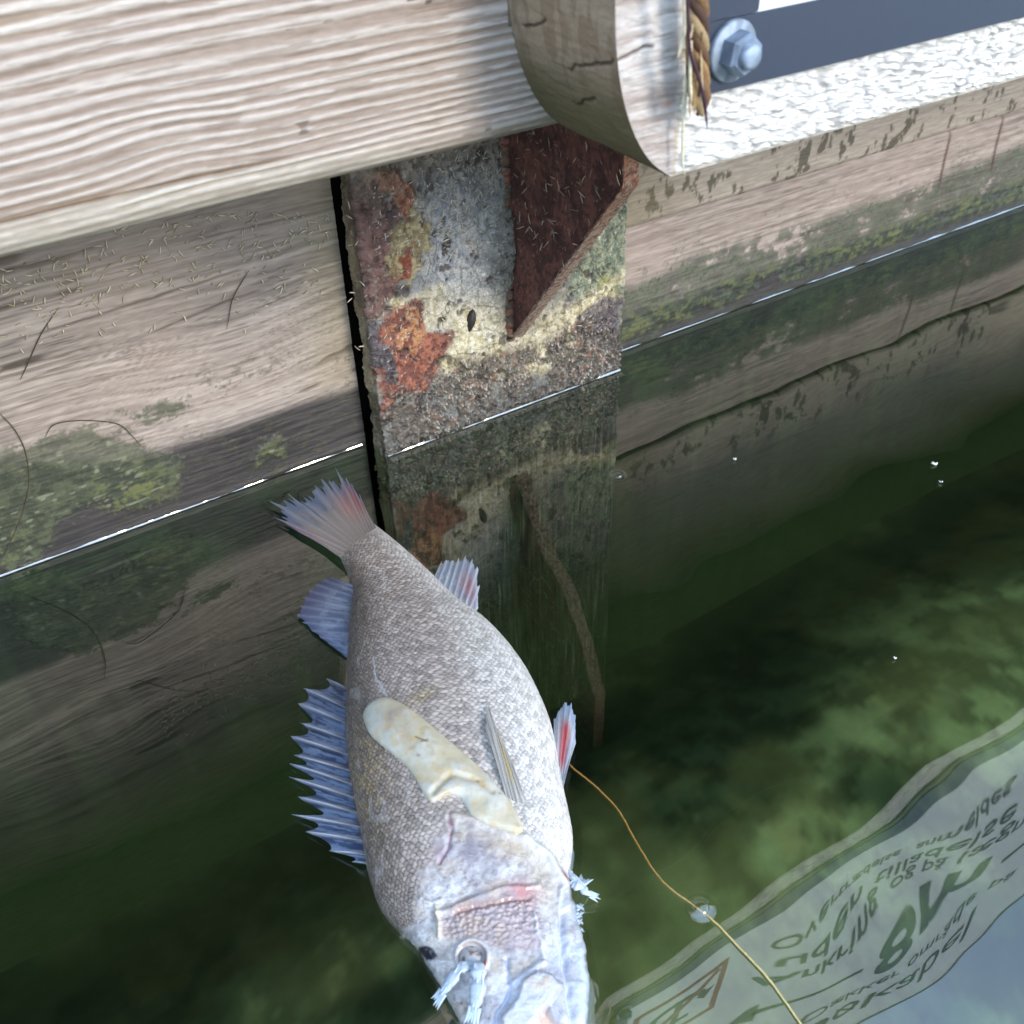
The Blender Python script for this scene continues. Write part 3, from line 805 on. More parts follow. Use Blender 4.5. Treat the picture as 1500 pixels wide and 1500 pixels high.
# no-anchoring mark: red square outline with a diagonal, dark anchor
RED = (150, 70, 72)
x0, x1, z0, z1 = .288, .398, .408, .520
for nm, pts in (('mark_edge', [(x0, z0), (x1, z0), (x1, z0 + .008), (x0, z0 + .008)]), ('mark_edge', [(x1 - .008, z0 + .0082), (x1, z0 + .0082), (x1, z1), (x1 - .008, z1)]),
                ('mark_edge', [(x0, z1 - .008), (x1 - .0082, z1 - .008), (x1 - .0082, z1), (x0, z1)]), ('mark_edge', [(x0, z0 + .0082), (x0 + .008, z0 + .0082), (x0 + .008, z1 - .0082), (x0, z1 - .0082)]),
                ('mark_diagonal', [(x0 + .0084, z1 - .0146), (x1 - .0146, z0 + .0084), (x1 - .0084, z0 + .0146), (x0 + .0146, z1 - .0084)])):
    flat_poly(nm, pts, RED)
cx, cz = .343, .464
for k in range(9):      # anchor: curved arms with flukes, a shank and a stock
    a0, a1 = math.pi * (1.08 + .84 * k / 9), math.pi * (1.08 + .84 * (k + 1) / 9)
    flat_poly('anchor_arm', [(cx + .036 * math.cos(a0), cz + .030 * math.sin(a0)), (cx + .036 * math.cos(a1), cz + .030 * math.sin(a1)), (cx + .027 * math.cos(a1), cz + .020 * math.sin(a1)), (cx + .027 * math.cos(a0), cz + .020 * math.sin(a0))], (56, 76, 68), y=YS - .0030)
for s in (-1, 1):
    p = [(cx + s * .044, cz - .010), (cx + s * .034, cz + .010), (cx + s * .022, cz - .006)]
    flat_poly('anchor_fluke', p if s < 0 else p, (56, 76, 68), y=YS - .00305)
flat_poly('anchor_shank', [(cx - .004, cz - .026), (cx + .004, cz - .026), (cx + .004, cz + .040), (cx - .004, cz + .040)], (56, 76, 68), y=YS - .0031)
flat_poly('anchor_stock', [(cx - .018, cz + .024), (cx + .018, cz + .024), (cx + .018, cz + .031), (cx - .018, cz + .031)], (56, 76, 68), y=YS - .00315)

# bolt through the sign corner
bolt = thing('hex_bolt', 'galvanised hex bolt with a wide washer in the lower sign corner', 'bolt')
def disc_stack(name, cx, cz, prof, k, col, mat, parent, rot=0.0):
    """lathe about the y axis; prof: list of (radius, y)"""
    th = np.linspace(0, 2 * np.pi, k, endpoint=False) + rot
    P = np.array([[(cx + r * math.cos(t), y, cz + r * math.sin(t)) for t in th] for r, y in prof])
    nz = fbm(P[..., 0] * 300, P[..., 2] * 300 + P[..., 1] * 500, 3, 5)
    Cc = mixc(np.broadcast_to(lin(*col), P.shape), lin(*[min(255, c_ * 1.25) for c_ in col]), ss(nz, .4, .6))
    return MB().grid(P, np.concatenate([Cc, np.full(P.shape[:2] + (1,), .6)], -1), close_u=True).build(name, mat, parent, smooth=k > 10)
bx, bz = .2672, .3585
disc_stack('washer', bx, bz, [(.0001, YS - .0030), (.0098, YS - .0030), (.0104, YS - .0036), (.0104, YS - .0052), (.0099, YS - .0058), (.0001, YS - .0058)][::-1], 40, (120, 130, 142), M_STEEL, bolt)
disc_stack('hex_head', bx, bz, [(.0074, YS - .0050), (.0074, YS - .0112), (.0062, YS - .0126), (.0001, YS - .0122)][::-1], 6, (112, 124, 140), M_STEEL, bolt, .35)
disc_stack('stud_end', bx, bz, [(.0042, YS - .0125), (.0042, YS - .0146), (.0030, YS - .0152), (.0001, YS - .0153)][::-1], 20, (124, 136, 152), M_STEEL, bolt)

# ================================================================== ROPE
rope = thing('frayed_rope', 'frayed brown rope end hanging in front of the sign timber', 'rope')
YRp = -.346
rt = [on(1018, -260, 1, YRp), on(1019, -90, 1, YRp), on(1021, 20, 1, YRp), on(1022, 90, 1, YRp), on(1025, 150, 1, YRp), on(1024, 172, 1, YRp)]
base = spline(rt, 120)
cols = [(126, 96, 66), (148, 116, 80), (98, 72, 50), (162, 138, 104), (80, 60, 50)]
for k in range(5):
    t = np.linspace(0, 1, 120); a = 2 * math.pi * (k / 5 + t * 3.2)
    sp = .0026 * (1 - .15 * t)
    p = base + np.stack([sp * np.cos(a), sp * np.sin(a) * .9, np.zeros_like(a)], -1)
    n_end = 120 - [0, 4, 9, 2, 12][k]
    rr = .0019 * np.ones(n_end); rr[-8:] *= np.linspace(1, .35, 8)
    MB().tube(p[:n_end], rr, (*lin(*cols[k]), .8), k=8).build('strand', M_PLAIN, rope)
def px_strand(name, pts, y, r, col, parent, mat=M_PLAIN):
    p = spline([on(a, b, 1, y) for a, b in pts], 60)
    rr = np.full(60, r); rr[-10:] *= np.linspace(1, .3, 10)
    return MB().tube(p, rr, (*lin(*col), .8), k=6).build(name, mat, parent)
px_strand('loose_fibre', [(1006, -40), (1008, 40), (1012, 80), (1025, 120), (1032, 150), (1036, 188)], -.3525, .0006, (70, 44, 60), rope)
px_strand('loose_fibre', [(1000, -40), (1003, 30), (999, 60), (993, 85)], -.3500, .0007, (214, 204, 176), rope)
px_strand('loose_fibre', [(1004, 20), (1006, 100), (1001, 180), (1000, 235), (1003, 256)], -.3420, .0006, (222, 214, 186), rope)
px_strand('loose_fibre', [(1012, 60), (1011, 110), (1013, 150)], -.3515, .0006, (226, 212, 180), rope)

for k in range(14):
    x0_ = 1004 + 34 * TAB[k, 3]; y0_ = 20 + 110 * TAB[k, 5]; l_ = 30 + 50 * TAB[k, 7]; dx_ = 14 * (TAB[k, 9] - .5)
    px_strand('loose_fibre', [(x0_, y0_), (x0_ + dx_ * .3, y0_ + l_ * .35), (x0_ + dx_ * .9 + 3 * (TAB[k, 11] - .5), y0_ + l_ * .7), (x0_ + dx_, y0_ + l_)], -.3500 - .0015 * TAB[k, 13], .00032, [(176, 146, 100), (104, 78, 54), (206, 188, 150)][k % 3], rope)
# ================================================================== FISH
fish = thing('dead_fish', 'dead perch floating on its side in the green water, head mangled', 'fish')
Lp = [(488, 800), (500, 817), (511, 842), (517, 868), (515, 893), (511, 935), (509, 975), (508, 1015), (507, 1055), (508, 1095), (513, 1137), (520, 1178), (529, 1225), (539, 1272), (556, 1322), (580, 1353), (602, 1375), (625, 1408), (645, 1440), (668, 1482), (690, 1516), (716, 1544), (748, 1562)]
Rp = [(538, 756), (562, 777), (602, 813), (640, 850), (675, 886), (713, 914), (745, 948), (772, 986), (792, 1026), (806, 1062), (815, 1102), (822, 1145), (832, 1190), (838, 1228), (834, 1268), (836, 1310), (843, 1350), (853, 1390), (859, 1432), (859, 1480), (851, 1522), (834, 1552), (800, 1570)]
ZM = .006
NS, NT = 780, 340
Lw = spline([on(a, b, 2, ZM) for a, b in Lp], NS); Rw = spline([on(a, b, 2, ZM) for a, b in Rp], NS)
# use the same parameter on both sides
def resample(pts_px, n):
    q = np.array([on(a, b, 2, ZM) for a, b in pts_px]); m_ = len(q)
    p = np.vstack([2 * q[0] - q[1], q, 2 * q[-1] - q[-2]]); out = []
    for t in np.linspace(0, m_ - 1, n):
        i = min(int(t), m_ - 2); u = t - i
        a, b, c, d = p[i], p[i + 1], p[i + 2], p[i + 3]
        out.append(.5 * (2 * b + (c - a) * u + (2 * a - 5 * b + 4 * c - d) * u ** 2 + (3 * b - 3 * c + d - a) * u ** 3))
    return np.array(out)
Lw = resample(Lp, NS); Rw = resample(Rp, NS)
cen = (Lw + Rw) / 2; hw = (Rw - Lw) / 2; wid = np.linalg.norm(hw, axis=1)
sarc = np.r_[0, np.cumsum(np.linalg.norm(np.diff(cen, axis=0), axis=1))]; sl = sarc / sarc[-1]
hk = np.interp(sl, [0, .06, .2, .5, .72, .86, 1], [.30, .40, .47, .50, .50, .52, .55])
hgt = wid * hk
cap = np.ones(NS)
cap[-60:] = np.sqrt(np.clip(1 - np.linspace(0, 1, 60) ** 2, .0, 1)) * .9 + .1
cap[:70] = .12 + .88 * ss(np.linspace(0, 1, 70), 0, 1)
th = np.r_[np.linspace(0, math.pi, 270), np.linspace(math.pi, 2 * math.pi, NT - 270 + 2)[1:-1]]
ct, st = np.cos(th), np.sin(th)
ex = 2 / 2.25
cx_ = np.sign(ct) * np.abs(ct) ** ex; sx_ = np.sign(st) * np.abs(st) ** ex
# belly bulges a little higher than the back edge
P = cen[:, None] - hw[:, None] * cx_[None, :, None]       # theta 0 = dorsal edge, pi = belly edge
P = P.copy(); P[..., 2] = ZM - .002 + (hgt * cap)[:, None] * sx_[None] * (1 - .10 * cx_[None] * (sx_ > 0)[None])
px, py = pxy(P)
up = sx_[None] > -.25
gu = np.gradient(P, axis=0); gv = np.gradient(P, axis=1)
Nn = np.cross(gu, gv); Nn /= np.linalg.norm(Nn, axis=2)[..., None] + 1e-12
flipn = np.sign((Nn[..., 2:] * sx_[None, :, None]).sum()); Nn *= flipn
# ---- scales (real relief): rows across the body, free edges towards the tail
S_ = np.broadcast_to(sarc[:, None], px.shape)
V_ = wid[:, None] * (th[None] - math.pi / 2) * .9
S2 = S_ + .004 * (fbm(S_ * 40, V_ * 40, 2, 3) - .5) + .0022 * (fbm(S_ * 420, V_ * 300, 3, 4) - .5)
V_ = V_ + .0024 * (fbm(S_ * 300, V_ * 300, 3, 14) - .5)
a_, b_ = .0021, .0031
H = np.zeros(px.shape); E = np.zeros(px.shape); ID = np.zeros(px.shape); best = np.full(px.shape, -1e9)
r0 = np.floor(S2 / a_)
for dk in (2, 1, 0, -1, -2):
    row = r0 + dk
    off = .5 * (row % 2)
    cidx = np.round(V_ / b_ - off)
    vc = (cidx + off) * b_; sc_ = (row + .5) * a_
    jx = TAB[row.astype(int) & 511, cidx.astype(int) & 511]
    du = (S2 - sc_) / (a_ * 1.55); dv = (V_ - vc) / (b_ * .62)
    rr = np.sqrt(du * du + dv * dv)
    inside = (rr < 1) & (best < -row * 1.0)
    inside = (rr < 1)
    # a scale nearer the head overlaps the one behind it
    take = inside & (row > best)
    best = np.where(take, row, best)
    H = np.where(take, .5 - .5 * du + .12 * (jx - .5), H); E = np.where(take, rr, E); ID = np.where(take, jx, ID)
edge_ = ss(E, .66, .98)
# ---- head outline in picture coordinates
head = [(560, 1600), (597, 1366), (604, 1330), (616, 1288), (634, 1262), (640, 1220), (655, 1188), (690, 1198), (735, 1216), (766, 1224), (806, 1262), (830, 1292), (900, 1300), (900, 1600)]
wx_ = px + 10 * (fbm(px / 28, py / 28, 3, 5) - .5) * 2; wy_ = py + 10 * (fbm(px / 28, py / 28, 3, 7) - .5) * 2
hd = ss(-sdf(wx_, wy_, head) + 22 * (fbm(px / 13, py / 13, 4, 51) - .5), -9, 16)
tailfade = ss(S_, .006, .02)
body = (1 - hd) * tailfade
disp = body * (.00062 * H - .00040 * edge_) * np.where(sx_[None] > -.3, 1, .3)
# ---- colours
q = (1 - cx_[None] * np.ones((NS, 1))) / 2          # 0 back, 1 belly
big = fbm(px / 60, py / 60, 4, 9); fine = fbm(px / 7, py / 7, 3, 12)
back_c, mid_c, bel_c = lin(116, 104, 95), lin(176, 164, 156), lin(212, 207, 201)
C = mixc(np.broadcast_to(back_c, px.shape + (3,)), mid_c, ss(q + .15 * (big - .5), .03, .36))
C = mixc(C, bel_c, ss(q + .16 * (big - .5), .48, .92))
C = mixc(C, lin(176, 168, 166), .35 * ss(py, 780, 700))
C = mixc(C, lin(196, 184, 178), .5 * (1 - ss(S_, .0, .05)))
C = mixc(C, lin(150, 128, 84), .5 * np.clip(blob(px, py, 540, 1150, 36, 90, 0), 0, 1) * ss(fine, .4, .6))
C = mixc(C, lin(168, 148, 96), .5 * blob(px, py, 618, 1020, 22, 10, -30))
scv = .68 + .60 * ID
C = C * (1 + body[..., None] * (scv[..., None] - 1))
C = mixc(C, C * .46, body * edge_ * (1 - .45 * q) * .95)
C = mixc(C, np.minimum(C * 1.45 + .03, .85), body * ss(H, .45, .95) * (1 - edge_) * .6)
wh = ss(vn(px / 9, py / 26, 31), .86, .95) * body
C = mixc(C, lin(206, 204, 204), .2 * wh)
# scratches on the flank
for pts in ([(540, 965), (548, 985), (556, 1000), (562, 1020)], [(560, 838), (563, 862)]):
    s_ = np.exp(-(dline(wx_, wy_, pts) / 1.3) ** 2) * up
    C = mixc(C, lin(216, 218, 220), .6 * s_)
# head: pale, blotchy
hn = fbm(px / 34, py / 34, 4, 15); hf = fbm(px / 9, py / 9, 4, 17)
Ch = mixc(np.broadcast_to(lin(184, 180, 180), px.shape + (3,)), lin(210, 208, 208), ss(hn, .38, .62))
Ch = mixc(Ch, lin(128, 122, 130), .45 * ss(hf, .52, .66))
Ch = mixc(Ch, lin(206, 205, 206), .5 * ss(fbm(px / 5, py / 12, 3, 57), .6, .72))
Ch = mixc(Ch, lin(148, 142, 158), .55 * np.clip(blob(px, py, 690, 1245, 50, 22, -8), 0, 1))
Ch = mixc(Ch, lin(186, 172, 148), .65 * np.clip(blob(px, py, 745, 1235, 60, 14, 15) + blob(px, py, 800, 1300, 26, 60, -20), 0, 1))
Ch = mixc(Ch, lin(138, 128, 122), .7 * np.clip(blob(px, py, 660, 1215, 34, 26, 20), 0, 1) * ss(hf, .36, .6))
Ch = mixc(Ch, lin(162, 124, 128), .75 * np.clip(blob(px, py, 632, 1248, 20, 14, -30) + .0, 0, 1))
cheek = ss(-sdf(wx_, wy_, [(640, 1345), (668, 1328), (720, 1312), (775, 1312), (800, 1350), (800, 1390), (745, 1400), (700, 1378), (655, 1380), (640, 1370)]), -5, 10)
Ch = mixc(Ch, lin(160, 132, 134), .62 * cheek)
Ch = mixc(Ch, lin(150, 116, 94), .75 * np.clip(blob(px, py, 695, 1323, 42, 9, -12), 0, 1))
Ch = mixc(Ch, lin(178, 108, 106), .85 * np.clip(blob(px, py, 762, 1306, 26, 15, 10), 0, 1))
Ch = mixc(Ch, lin(198, 182, 178), .6 * np.clip(blob(px, py, 725, 1300, 26, 7, -12), 0, 1))
cf1, cf2, cc_ = worley(px / 7, py / 7, 9)
tub = (1 - ss(cf1, .15, .55)) * cheek * ss(1395 - py, 0, 40)
Ch = mixc(Ch, lin(196, 180, 176), .6 * tub)
Ch = mixc(Ch, lin(120, 96, 92), .5 * ss(cf1, .5, .75) * cheek * blob(px, py, 680, 1350, 60, 28))
Ch = mixc(Ch, lin(178, 188, 208), .6 * np.clip(blob(px, py, 830, 1420, 30, 110, 4) + blob(px, py, 760, 1470, 70, 30, -30), 0, 1))
Ch = mixc(Ch, lin(212, 196, 170), .5 * np.clip(blob(px, py, 727, 1425, 16, 40, 10), 0, 1) * ss(hf, .35, .6))
Ch = mixc(Ch, lin(156, 142, 136), .7 * np.clip(blob(px, py, 660, 1465, 26, 40, -30), 0, 1) * ss(hf, .3, .6))
dk = np.clip(1.3 * blob(px, py, 626, 1396, 15, 10, 30) * (.6 + .8 * hf), 0, 1)
Ch = mixc(Ch, lin(40, 38, 52), .92 * ss(dk, .3, .7))
for (sx1, sy1, r_) in ((684, 1478, 5), (716, 1492, 3), (690, 1460, 4), (704, 1475, 3), (676, 1470, 3)):
    Ch = mixc(Ch, lin(72, 64, 74), .7 * blob(px, py, sx1, sy1, r_, r_ * .7))
Ch = mixc(Ch, lin(108, 92, 96), .55 * np.exp(-(np.abs(fbm(px / 22, py / 22, 4, 63) - .5) / .012) ** 2) * ss(py, 1190, 1215))
Ch = mixc(Ch, lin(190, 168, 140), .28 * ss(fbm(px / 40, py / 30, 3, 67), .52, .68))
Ch = mixc(Ch, lin(140, 136, 146), .45 * ss(fbm(px / 26, py / 40, 4, 69), .54, .7))
Ch = mixc(Ch, lin(40, 38, 52), .92 * ss(dk, .3, .7))
C = C * (1 - hd[..., None]) + Ch * hd[..., None]
rough = .40 - .20 * hd + .12 * (fine - .5)
# ---- head relief
hdn = .0013 * (hn - .5) + .0006 * (hf - .5) + .0002 * (fbm(px / 3.5, py / 3.5, 2, 59) - .5)
disp = disp + hd * hdn + .0005 * tub
def ridge(pts, wpx, h_, c_=None, am=.6):
    global disp, C
    g_ = np.exp(-(dline(wx_ * .5 + px * .5, wy_ * .5 + py * .5, pts) / wpx) ** 2) * up
    disp = disp + h_ * g_
    if c_ is not None: C = mixc(C, lin(*c_), am * g_)
ridge([(660, 1190), (662, 1215), (655, 1245), (645, 1265)], 3, -.0010, (150, 108, 122), .7)          # crease
ridge([(657, 1192), (700, 1200), (740, 1218), (764, 1228)], 5, .0010, (176, 164, 150), .5)
ridge([(766, 1226), (790, 1245), (808, 1266), (822, 1295), (828, 1330)], 7, .0024, (200, 198, 198), .8)   # gill cover rim
ridge([(775, 1236), (797, 1258), (812, 1285), (818, 1320)], 3, -.0012, (186, 178, 176), .4)
ridge([(640, 1340), (690, 1318), (740, 1300), (785, 1298)], 4, .0010)
ridge([(668, 1338), (720, 1322), (770, 1316)], 4, -.0009, (170, 122, 104), .5)
ridge([(641, 1330), (642, 1350), (644, 1372)], 4, .0016, (214, 202, 176), .8)
ridge([(616, 1318), (632, 1326), (648, 1322)], 3, .0008, (204, 200, 200), .7)
ridge([(780, 1340), (790, 1370), (800, 1400)], 3, .0010, (206, 204, 208), .7)
ridge([(826, 1310), (822, 1360), (828, 1410), (838, 1500)], 5, -.0022, (188, 196, 214), .6)              # jaw groove
ridge([(842, 1330), (851, 1380), (853, 1440), (850, 1500)], 9, .0018, (186, 198, 212), .7)
ridge([(742, 1405), (748, 1440), (732, 1480), (724, 1505)], 4, -.0016, (188, 196, 220), .6)
ridge([(748, 1440), (775, 1425), (800, 1408)], 5, .0012, (192, 196, 210), .7)
# maxilla lobe
lobe = ss(-sdf(wx_, wy_, [(752, 1462), (768, 1436), (788, 1420), (810, 1426), (826, 1448), (806, 1468), (786, 1490), (760, 1520), (728, 1520)]), -3, 7) * up
disp += .0034 * lobe
C = mixc(C, lin(188, 190, 200), .6 * lobe)
C = mixc(C, lin(202, 172, 136), .75 * np.clip(blob(px, py, 790, 1438, 16, 18), 0, 1) * lobe * ss(hf, .3, .55))
mouth = ss(-sdf(wx_, wy_, [(800, 1474), (772, 1516), (770, 1560), (832, 1560), (824, 1505)]), -2, 5) * up
disp -= .0050 * mouth
C = mixc(C, lin(206, 178, 160), .85 * mouth)
# eye socket
er = np.hypot((px - 692) / 1.0, (py - 1401) / 1.05)
disp += up * (-.0020 * (1 - ss(er, 12, 21)) + .0013 * np.exp(-((er - 23) / 3.5) ** 2) + .0016 * np.exp(-(np.hypot(px - 690, py - 1400) / 9) ** 2))
C = mixc(C, lin(190, 190, 192), .7 * (1 - ss(er, 14, 20)) * up)
C = mixc(C, lin(150, 128, 116), .7 * np.exp(-((er - 19.5) / 1.8) ** 2) * up)
C = mixc(C, lin(198, 197, 200), .6 * np.exp(-((er - 25) / 3) ** 2) * up)
C = mixc(C, lin(176, 92, 50), .9 * np.clip(1.3 * blob(px, py, 711, 1414, 2.6, 8, 6), 0, 1) * up)
C = mixc(C, lin(110, 68, 48), .85 * np.clip(1.3 * blob(px, py, 702, 1414, 4, 4), 0, 1) * up)
C = mixc(C, lin(96, 76, 70), .8 * np.clip(1.3 * blob(px, py, 685, 1391, 2.5, 2), 0, 1) * up)
# gill slit
C = mixc(C, lin(150, 60, 50), .9 * np.clip(1.4 * blob(px, py, 826, 1285, 3, 8, -20), 0, 1) * up)
P2 = P + Nn * disp[..., None]
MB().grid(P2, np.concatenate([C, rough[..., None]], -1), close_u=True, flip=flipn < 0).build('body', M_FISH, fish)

# water drawn up against the floating body
dd_ = np.array([-.0012, 0, .0005, .0011, .0020, .0034, .0055])
hh_ = .0013 * np.exp(-np.clip(dd_, 0, 1) / .0012)
un_ = hw / wid[:, None]
for side, sg in ((Lw, -1), (Rw, 1)):
    sl_i = slice(60, 740, 2)
    am_ = .3 + 1.2 * fbm(sarc[sl_i] * 90, sarc[sl_i] * 0 + sg, 3)
    Pw = side[sl_i, None] + sg * un_[sl_i, None] * dd_[None, :, None]
    Pw[..., 2] = .0004 + hh_[None] * am_[:, None]
    MB().grid(Pw, flip=sg > 0).build('water_edge', M_BUBBLE, water)

def height_at(x_, y_):
    """top of the fish body above a water point"""
    d = (P2[..., 0] - x_) ** 2 + (P2[..., 1] - y_) ** 2 + np.where(sx_[None] >= 0, 0, 1.0)
    return float(P2[..., 2].ravel()[d.argmin()])

def body_point(a, b):
    """where the ray through a picture point meets the upper body"""
    d = np.where(sx_[None] >= -.05, np.hypot(px - a, py - b), 1e9)
    return P2.reshape(-1, 3)[d.argmin()]

# ---- fins: rays with membrane between them, two-sided and thin; sky sheen painted in as blue
def fin(name, base, tips, z0, z1, col_fn, spiny=0.0, sub=7, th_=.0006, ray_h=.0005, label=None, worldpts=False, rows=36, rag=.0, curve=0.0):
    """base, tips: matching ray ends (picture points at heights z0, z1, or world points)"""
    if worldpts: B = np.array(base); T = np.array(tips)
    else:
        B = np.array([on(a, b, 2, z0) for a, b in base]); T = np.array([on(a, b, 2, z1) for a, b in tips])
    n_ = len(B); nc = (n_ - 1) * sub + 1
    u = np.linspace(0, n_ - 1, nc); i = np.minimum(u.astype(int), n_ - 2); f = u - i
    fs = f
    Bi = B[i] * (1 - fs)[:, None] + B[i + 1] * fs[:, None]; Ti = T[i] * (1 - fs)[:, None] + T[i + 1] * fs[:, None]
    ln = 1 - spiny * np.sin(np.pi * f ** (.6 + .9 * TAB[i, 23])) ** .8 * (.45 + 1.1 * TAB[i, 17])
    ln = ln * (1 - rag * (TAB[(np.arange(nc) * 3) & 511, 40] - .3))
    t = np.linspace(0, 1, rows)
    tt = t[:, None] * ln[None]
    Pm = Bi[None] * (1 - tt[..., None]) + Ti[None] * tt[..., None]
    Pm[..., 2] += curve * np.sin(np.pi * tt) + .0005 * (fbm(np.broadcast_to(u[None] * .7, tt.shape), tt * 3, 3, 5) - .5)
    ray = np.abs(np.cos(np.pi * f))[None] ** 6 * np.ones((rows, 1))
    ray2 = (.5 + .5 * np.cos(2 * np.pi * u * 2.0))[None] * np.ones((rows, 1))
    thick = th_ * (1 - .6 * tt) + ray_h * ray * (1 - .7 * tt)
    Cc = col_fn(np.broadcast_to(u[None] / (n_ - 1), tt.shape), tt, ray, ray2, Pm)
    Ca = np.concatenate([Cc, np.full(tt.shape + (1,), .38)], -1)
    up_ = Pm.copy(); up_[..., 2] += thick; dn = Pm.copy(); dn[..., 2] -= thick * .5
    m_ = MB()
    a_i = np.concatenate([up_, dn[:, ::-1]], 1); c_i = np.concatenate([Ca, Ca[:, ::-1]], 1)
    m_.grid(a_i, c_i, close_u=True)
    m_.grid(np.stack([up_[-1], dn[-1]]), np.stack([Ca[-1], Ca[-1]]))
    o = m_.build(name, M_FIN, fish)
    if label: o['label'] = label
    return o

def tailcol(u, t, ray, ray2, Pm):
    n_ = fbm(u * 40, t * 5, 4, 3)
    c = mixc(np.broadcast_to(lin(150, 141, 136), u.shape + (3,)), lin(98, 118, 148), ss(t + .3 * (n_ - .5), .40, .85))  # outer tail carries the reflected sky as painted blue
    c = mixc(c, lin(92, 104, 126), .6 * ss(n_, .5, .66) * ss(t, .3, .6))
    c = mixc(c, lin(150, 62, 72), .8 * np.exp(-((u - .80) / .09) ** 2 - ((t - .55) / .28) ** 2))
    c = mixc(c, lin(196, 120, 110), .5 * np.exp(-((u - .62) / .10) ** 2 - ((t - .45) / .2) ** 2))
    c = mixc(c, lin(190, 110, 98), .4 * np.exp(-((u - .10) / .06) ** 2 - ((t - .7) / .3) ** 2))
    return mixc(c, lin(172, 174, 182), .4 * ray * ss(t, 0, .3))
tb = [(486, 801), (492, 795), (497, 790), (501, 786), (506, 782), (510, 779), (514, 776), (517, 773), (521, 770), (524, 767), (527, 765), (530, 762), (533, 760), (537, 757)]
tt_ = [(460, 790), (428, 775), (405, 760), (399, 737), (422, 724), (438, 731), (453, 708), (467, 694), (479, 700), (492, 686), (504, 694), (514, 706), (526, 722), (535, 745)]
tb2 = [(p_[0] + 14, p_[1] + 17) for p_ in tb]
fin('tail_fin', tb2, tt_, .006, .004, tailcol, spiny=.16, sub=9, rows=70, rag=.22, ray_h=.0005)

def d2col(u, t, ray, ray2, Pm):
    n_ = fbm(u * 26, t * 7, 4, 8)
    c = mixc(np.broadcast_to(lin(96, 110, 140), u.shape + (3,)), lin(128, 142, 166), ss(n_, .42, .62))  # bluish sky sheen put into the membrane colour
    c = mixc(c, lin(72, 76, 112), .85 * ss(t + .35 * (n_ - .5) + .25 * (.5 - u), .55, .95))
    c = mixc(c, lin(106, 96, 98), .9 * (1 - ss(t, .06, .22)))
    return mixc(c, lin(156, 170, 196), .5 * ray * ss(t, .1, .3) * (1 - .5 * t))
db = [(519, 862), (519, 869), (518, 877), (517, 885), (516, 893), (515, 901), (514, 910), (513, 920), (512, 930), (512, 940), (511, 950), (511, 958), (511, 966)]
dt = [(483, 845), (472, 849), (462, 856), (453, 866), (446, 877), (439, 889), (434, 902), (443, 912), (455, 924), (468, 934), (482, 944), (494, 953), (505, 962)]
fin('soft_dorsal_fin', [(a + 8, b) for a, b in db], dt, .008, .002, d2col, spiny=.05, sub=8, rows=44, rag=.06)

def d1col(u, t, ray, ray2, Pm):
    n_ = fbm(u * 40, t * 6, 4, 12)
    n_ = fbm(u * 110 + t * 3, t * 2.2, 4, 12)
    c = mixc(np.broadcast_to(lin(54, 68, 98), u.shape + (3,)), lin(124, 146, 180), ss(n_, .36, .60))  # blue of the reflected sky painted into the membrane
    ph = (u * 12) % 1.0
    c = mixc(c, lin(28, 32, 48), .9 * (np.exp(-((ph - .18) / .12) ** 2) + .5 * np.exp(-((ph - .6) / .2) ** 2) * ss(n_, .45, .6)) * ss(t, .05, .25))
    c = mixc(c, lin(44, 48, 68), .6 * ss(t + .3 * (n_ - .5), .78, .98))
    c = mixc(c, lin(86, 80, 84), .9 * (1 - ss(t, .04, .18)))
    return mixc(c, lin(160, 170, 188), .75 * ray ** 2 * ss(t, .1, .3))
sp_t = [(478, 995), (446, 1009), (437, 1031), (441, 1060), (426, 1079), (432, 1107), (424, 1119), (425, 1139), (437, 1168), (429, 1194), (448, 1219), (484, 1247), (516, 1263)]
sp_b = [(508, 1012), (508, 1040), (508, 1062), (508, 1085), (509, 1107), (511, 1130), (514, 1150), (518, 1170), (522, 1192), (526, 1212), (530, 1232), (534, 1252), (537, 1266)]
spiny = fin('spiny_dorsal_fin', [(a + 8, b) for a, b in sp_b], sp_t, .008, .002, d1col, spiny=.30, sub=12, rows=50, ray_h=.0010, label='spiny fin standing off the back, blue sky sheen painted on')

for k_, (b_pt, t_pt) in enumerate(zip(sp_b, sp_t)):
    p0 = on(b_pt[0] + 6, b_pt[1], 2, .0085); p1 = on(t_pt[0] - 1.5 * (k_ % 2), t_pt[1] - 1, 2, .0028)
    t5 = np.linspace(0, 1, 9)
    pt5 = p0[None] * (1 - t5[:, None]) + p1[None] * t5[:, None]
    pt5[:, 2] += .0007 * np.sin(np.pi * t5)
    c5 = mixc(np.broadcast_to(lin(112, 110, 114), (9, 3)), lin(172, 180, 194), ss(t5, .1, .6))
    MB().tube(pt5, .00085 * (1 - .8 * t5), np.concatenate([c5, np.full((9, 1), .4)], -1), k=6).build('spine', M_FIN, spiny)
def anacol(u, t, ray, ray2, Pm):
    n_ = fbm(u * 26, t * 6, 4, 15)
    c = mixc(np.broadcast_to(lin(134, 150, 172), u.shape + (3,)), lin(164, 172, 184), ss(n_, .42, .62))  # pale blue is sky sheen put into the colour
    c = mixc(c, lin(164, 80, 90), .8 * np.exp(-((u - .72) / .20) ** 2 - ((t - .50) / .22) ** 2) * (.5 + .7 * ray2))
    c = mixc(c, lin(206, 200, 194), .8 * (1 - ss(t, .05, .28)))
    return mixc(c, lin(216, 222, 230), .5 * ray)
ab = [(640, 850), (647, 857), (655, 865), (662, 872), (670, 880), (678, 886), (686, 892), (692, 897), (698, 902)]
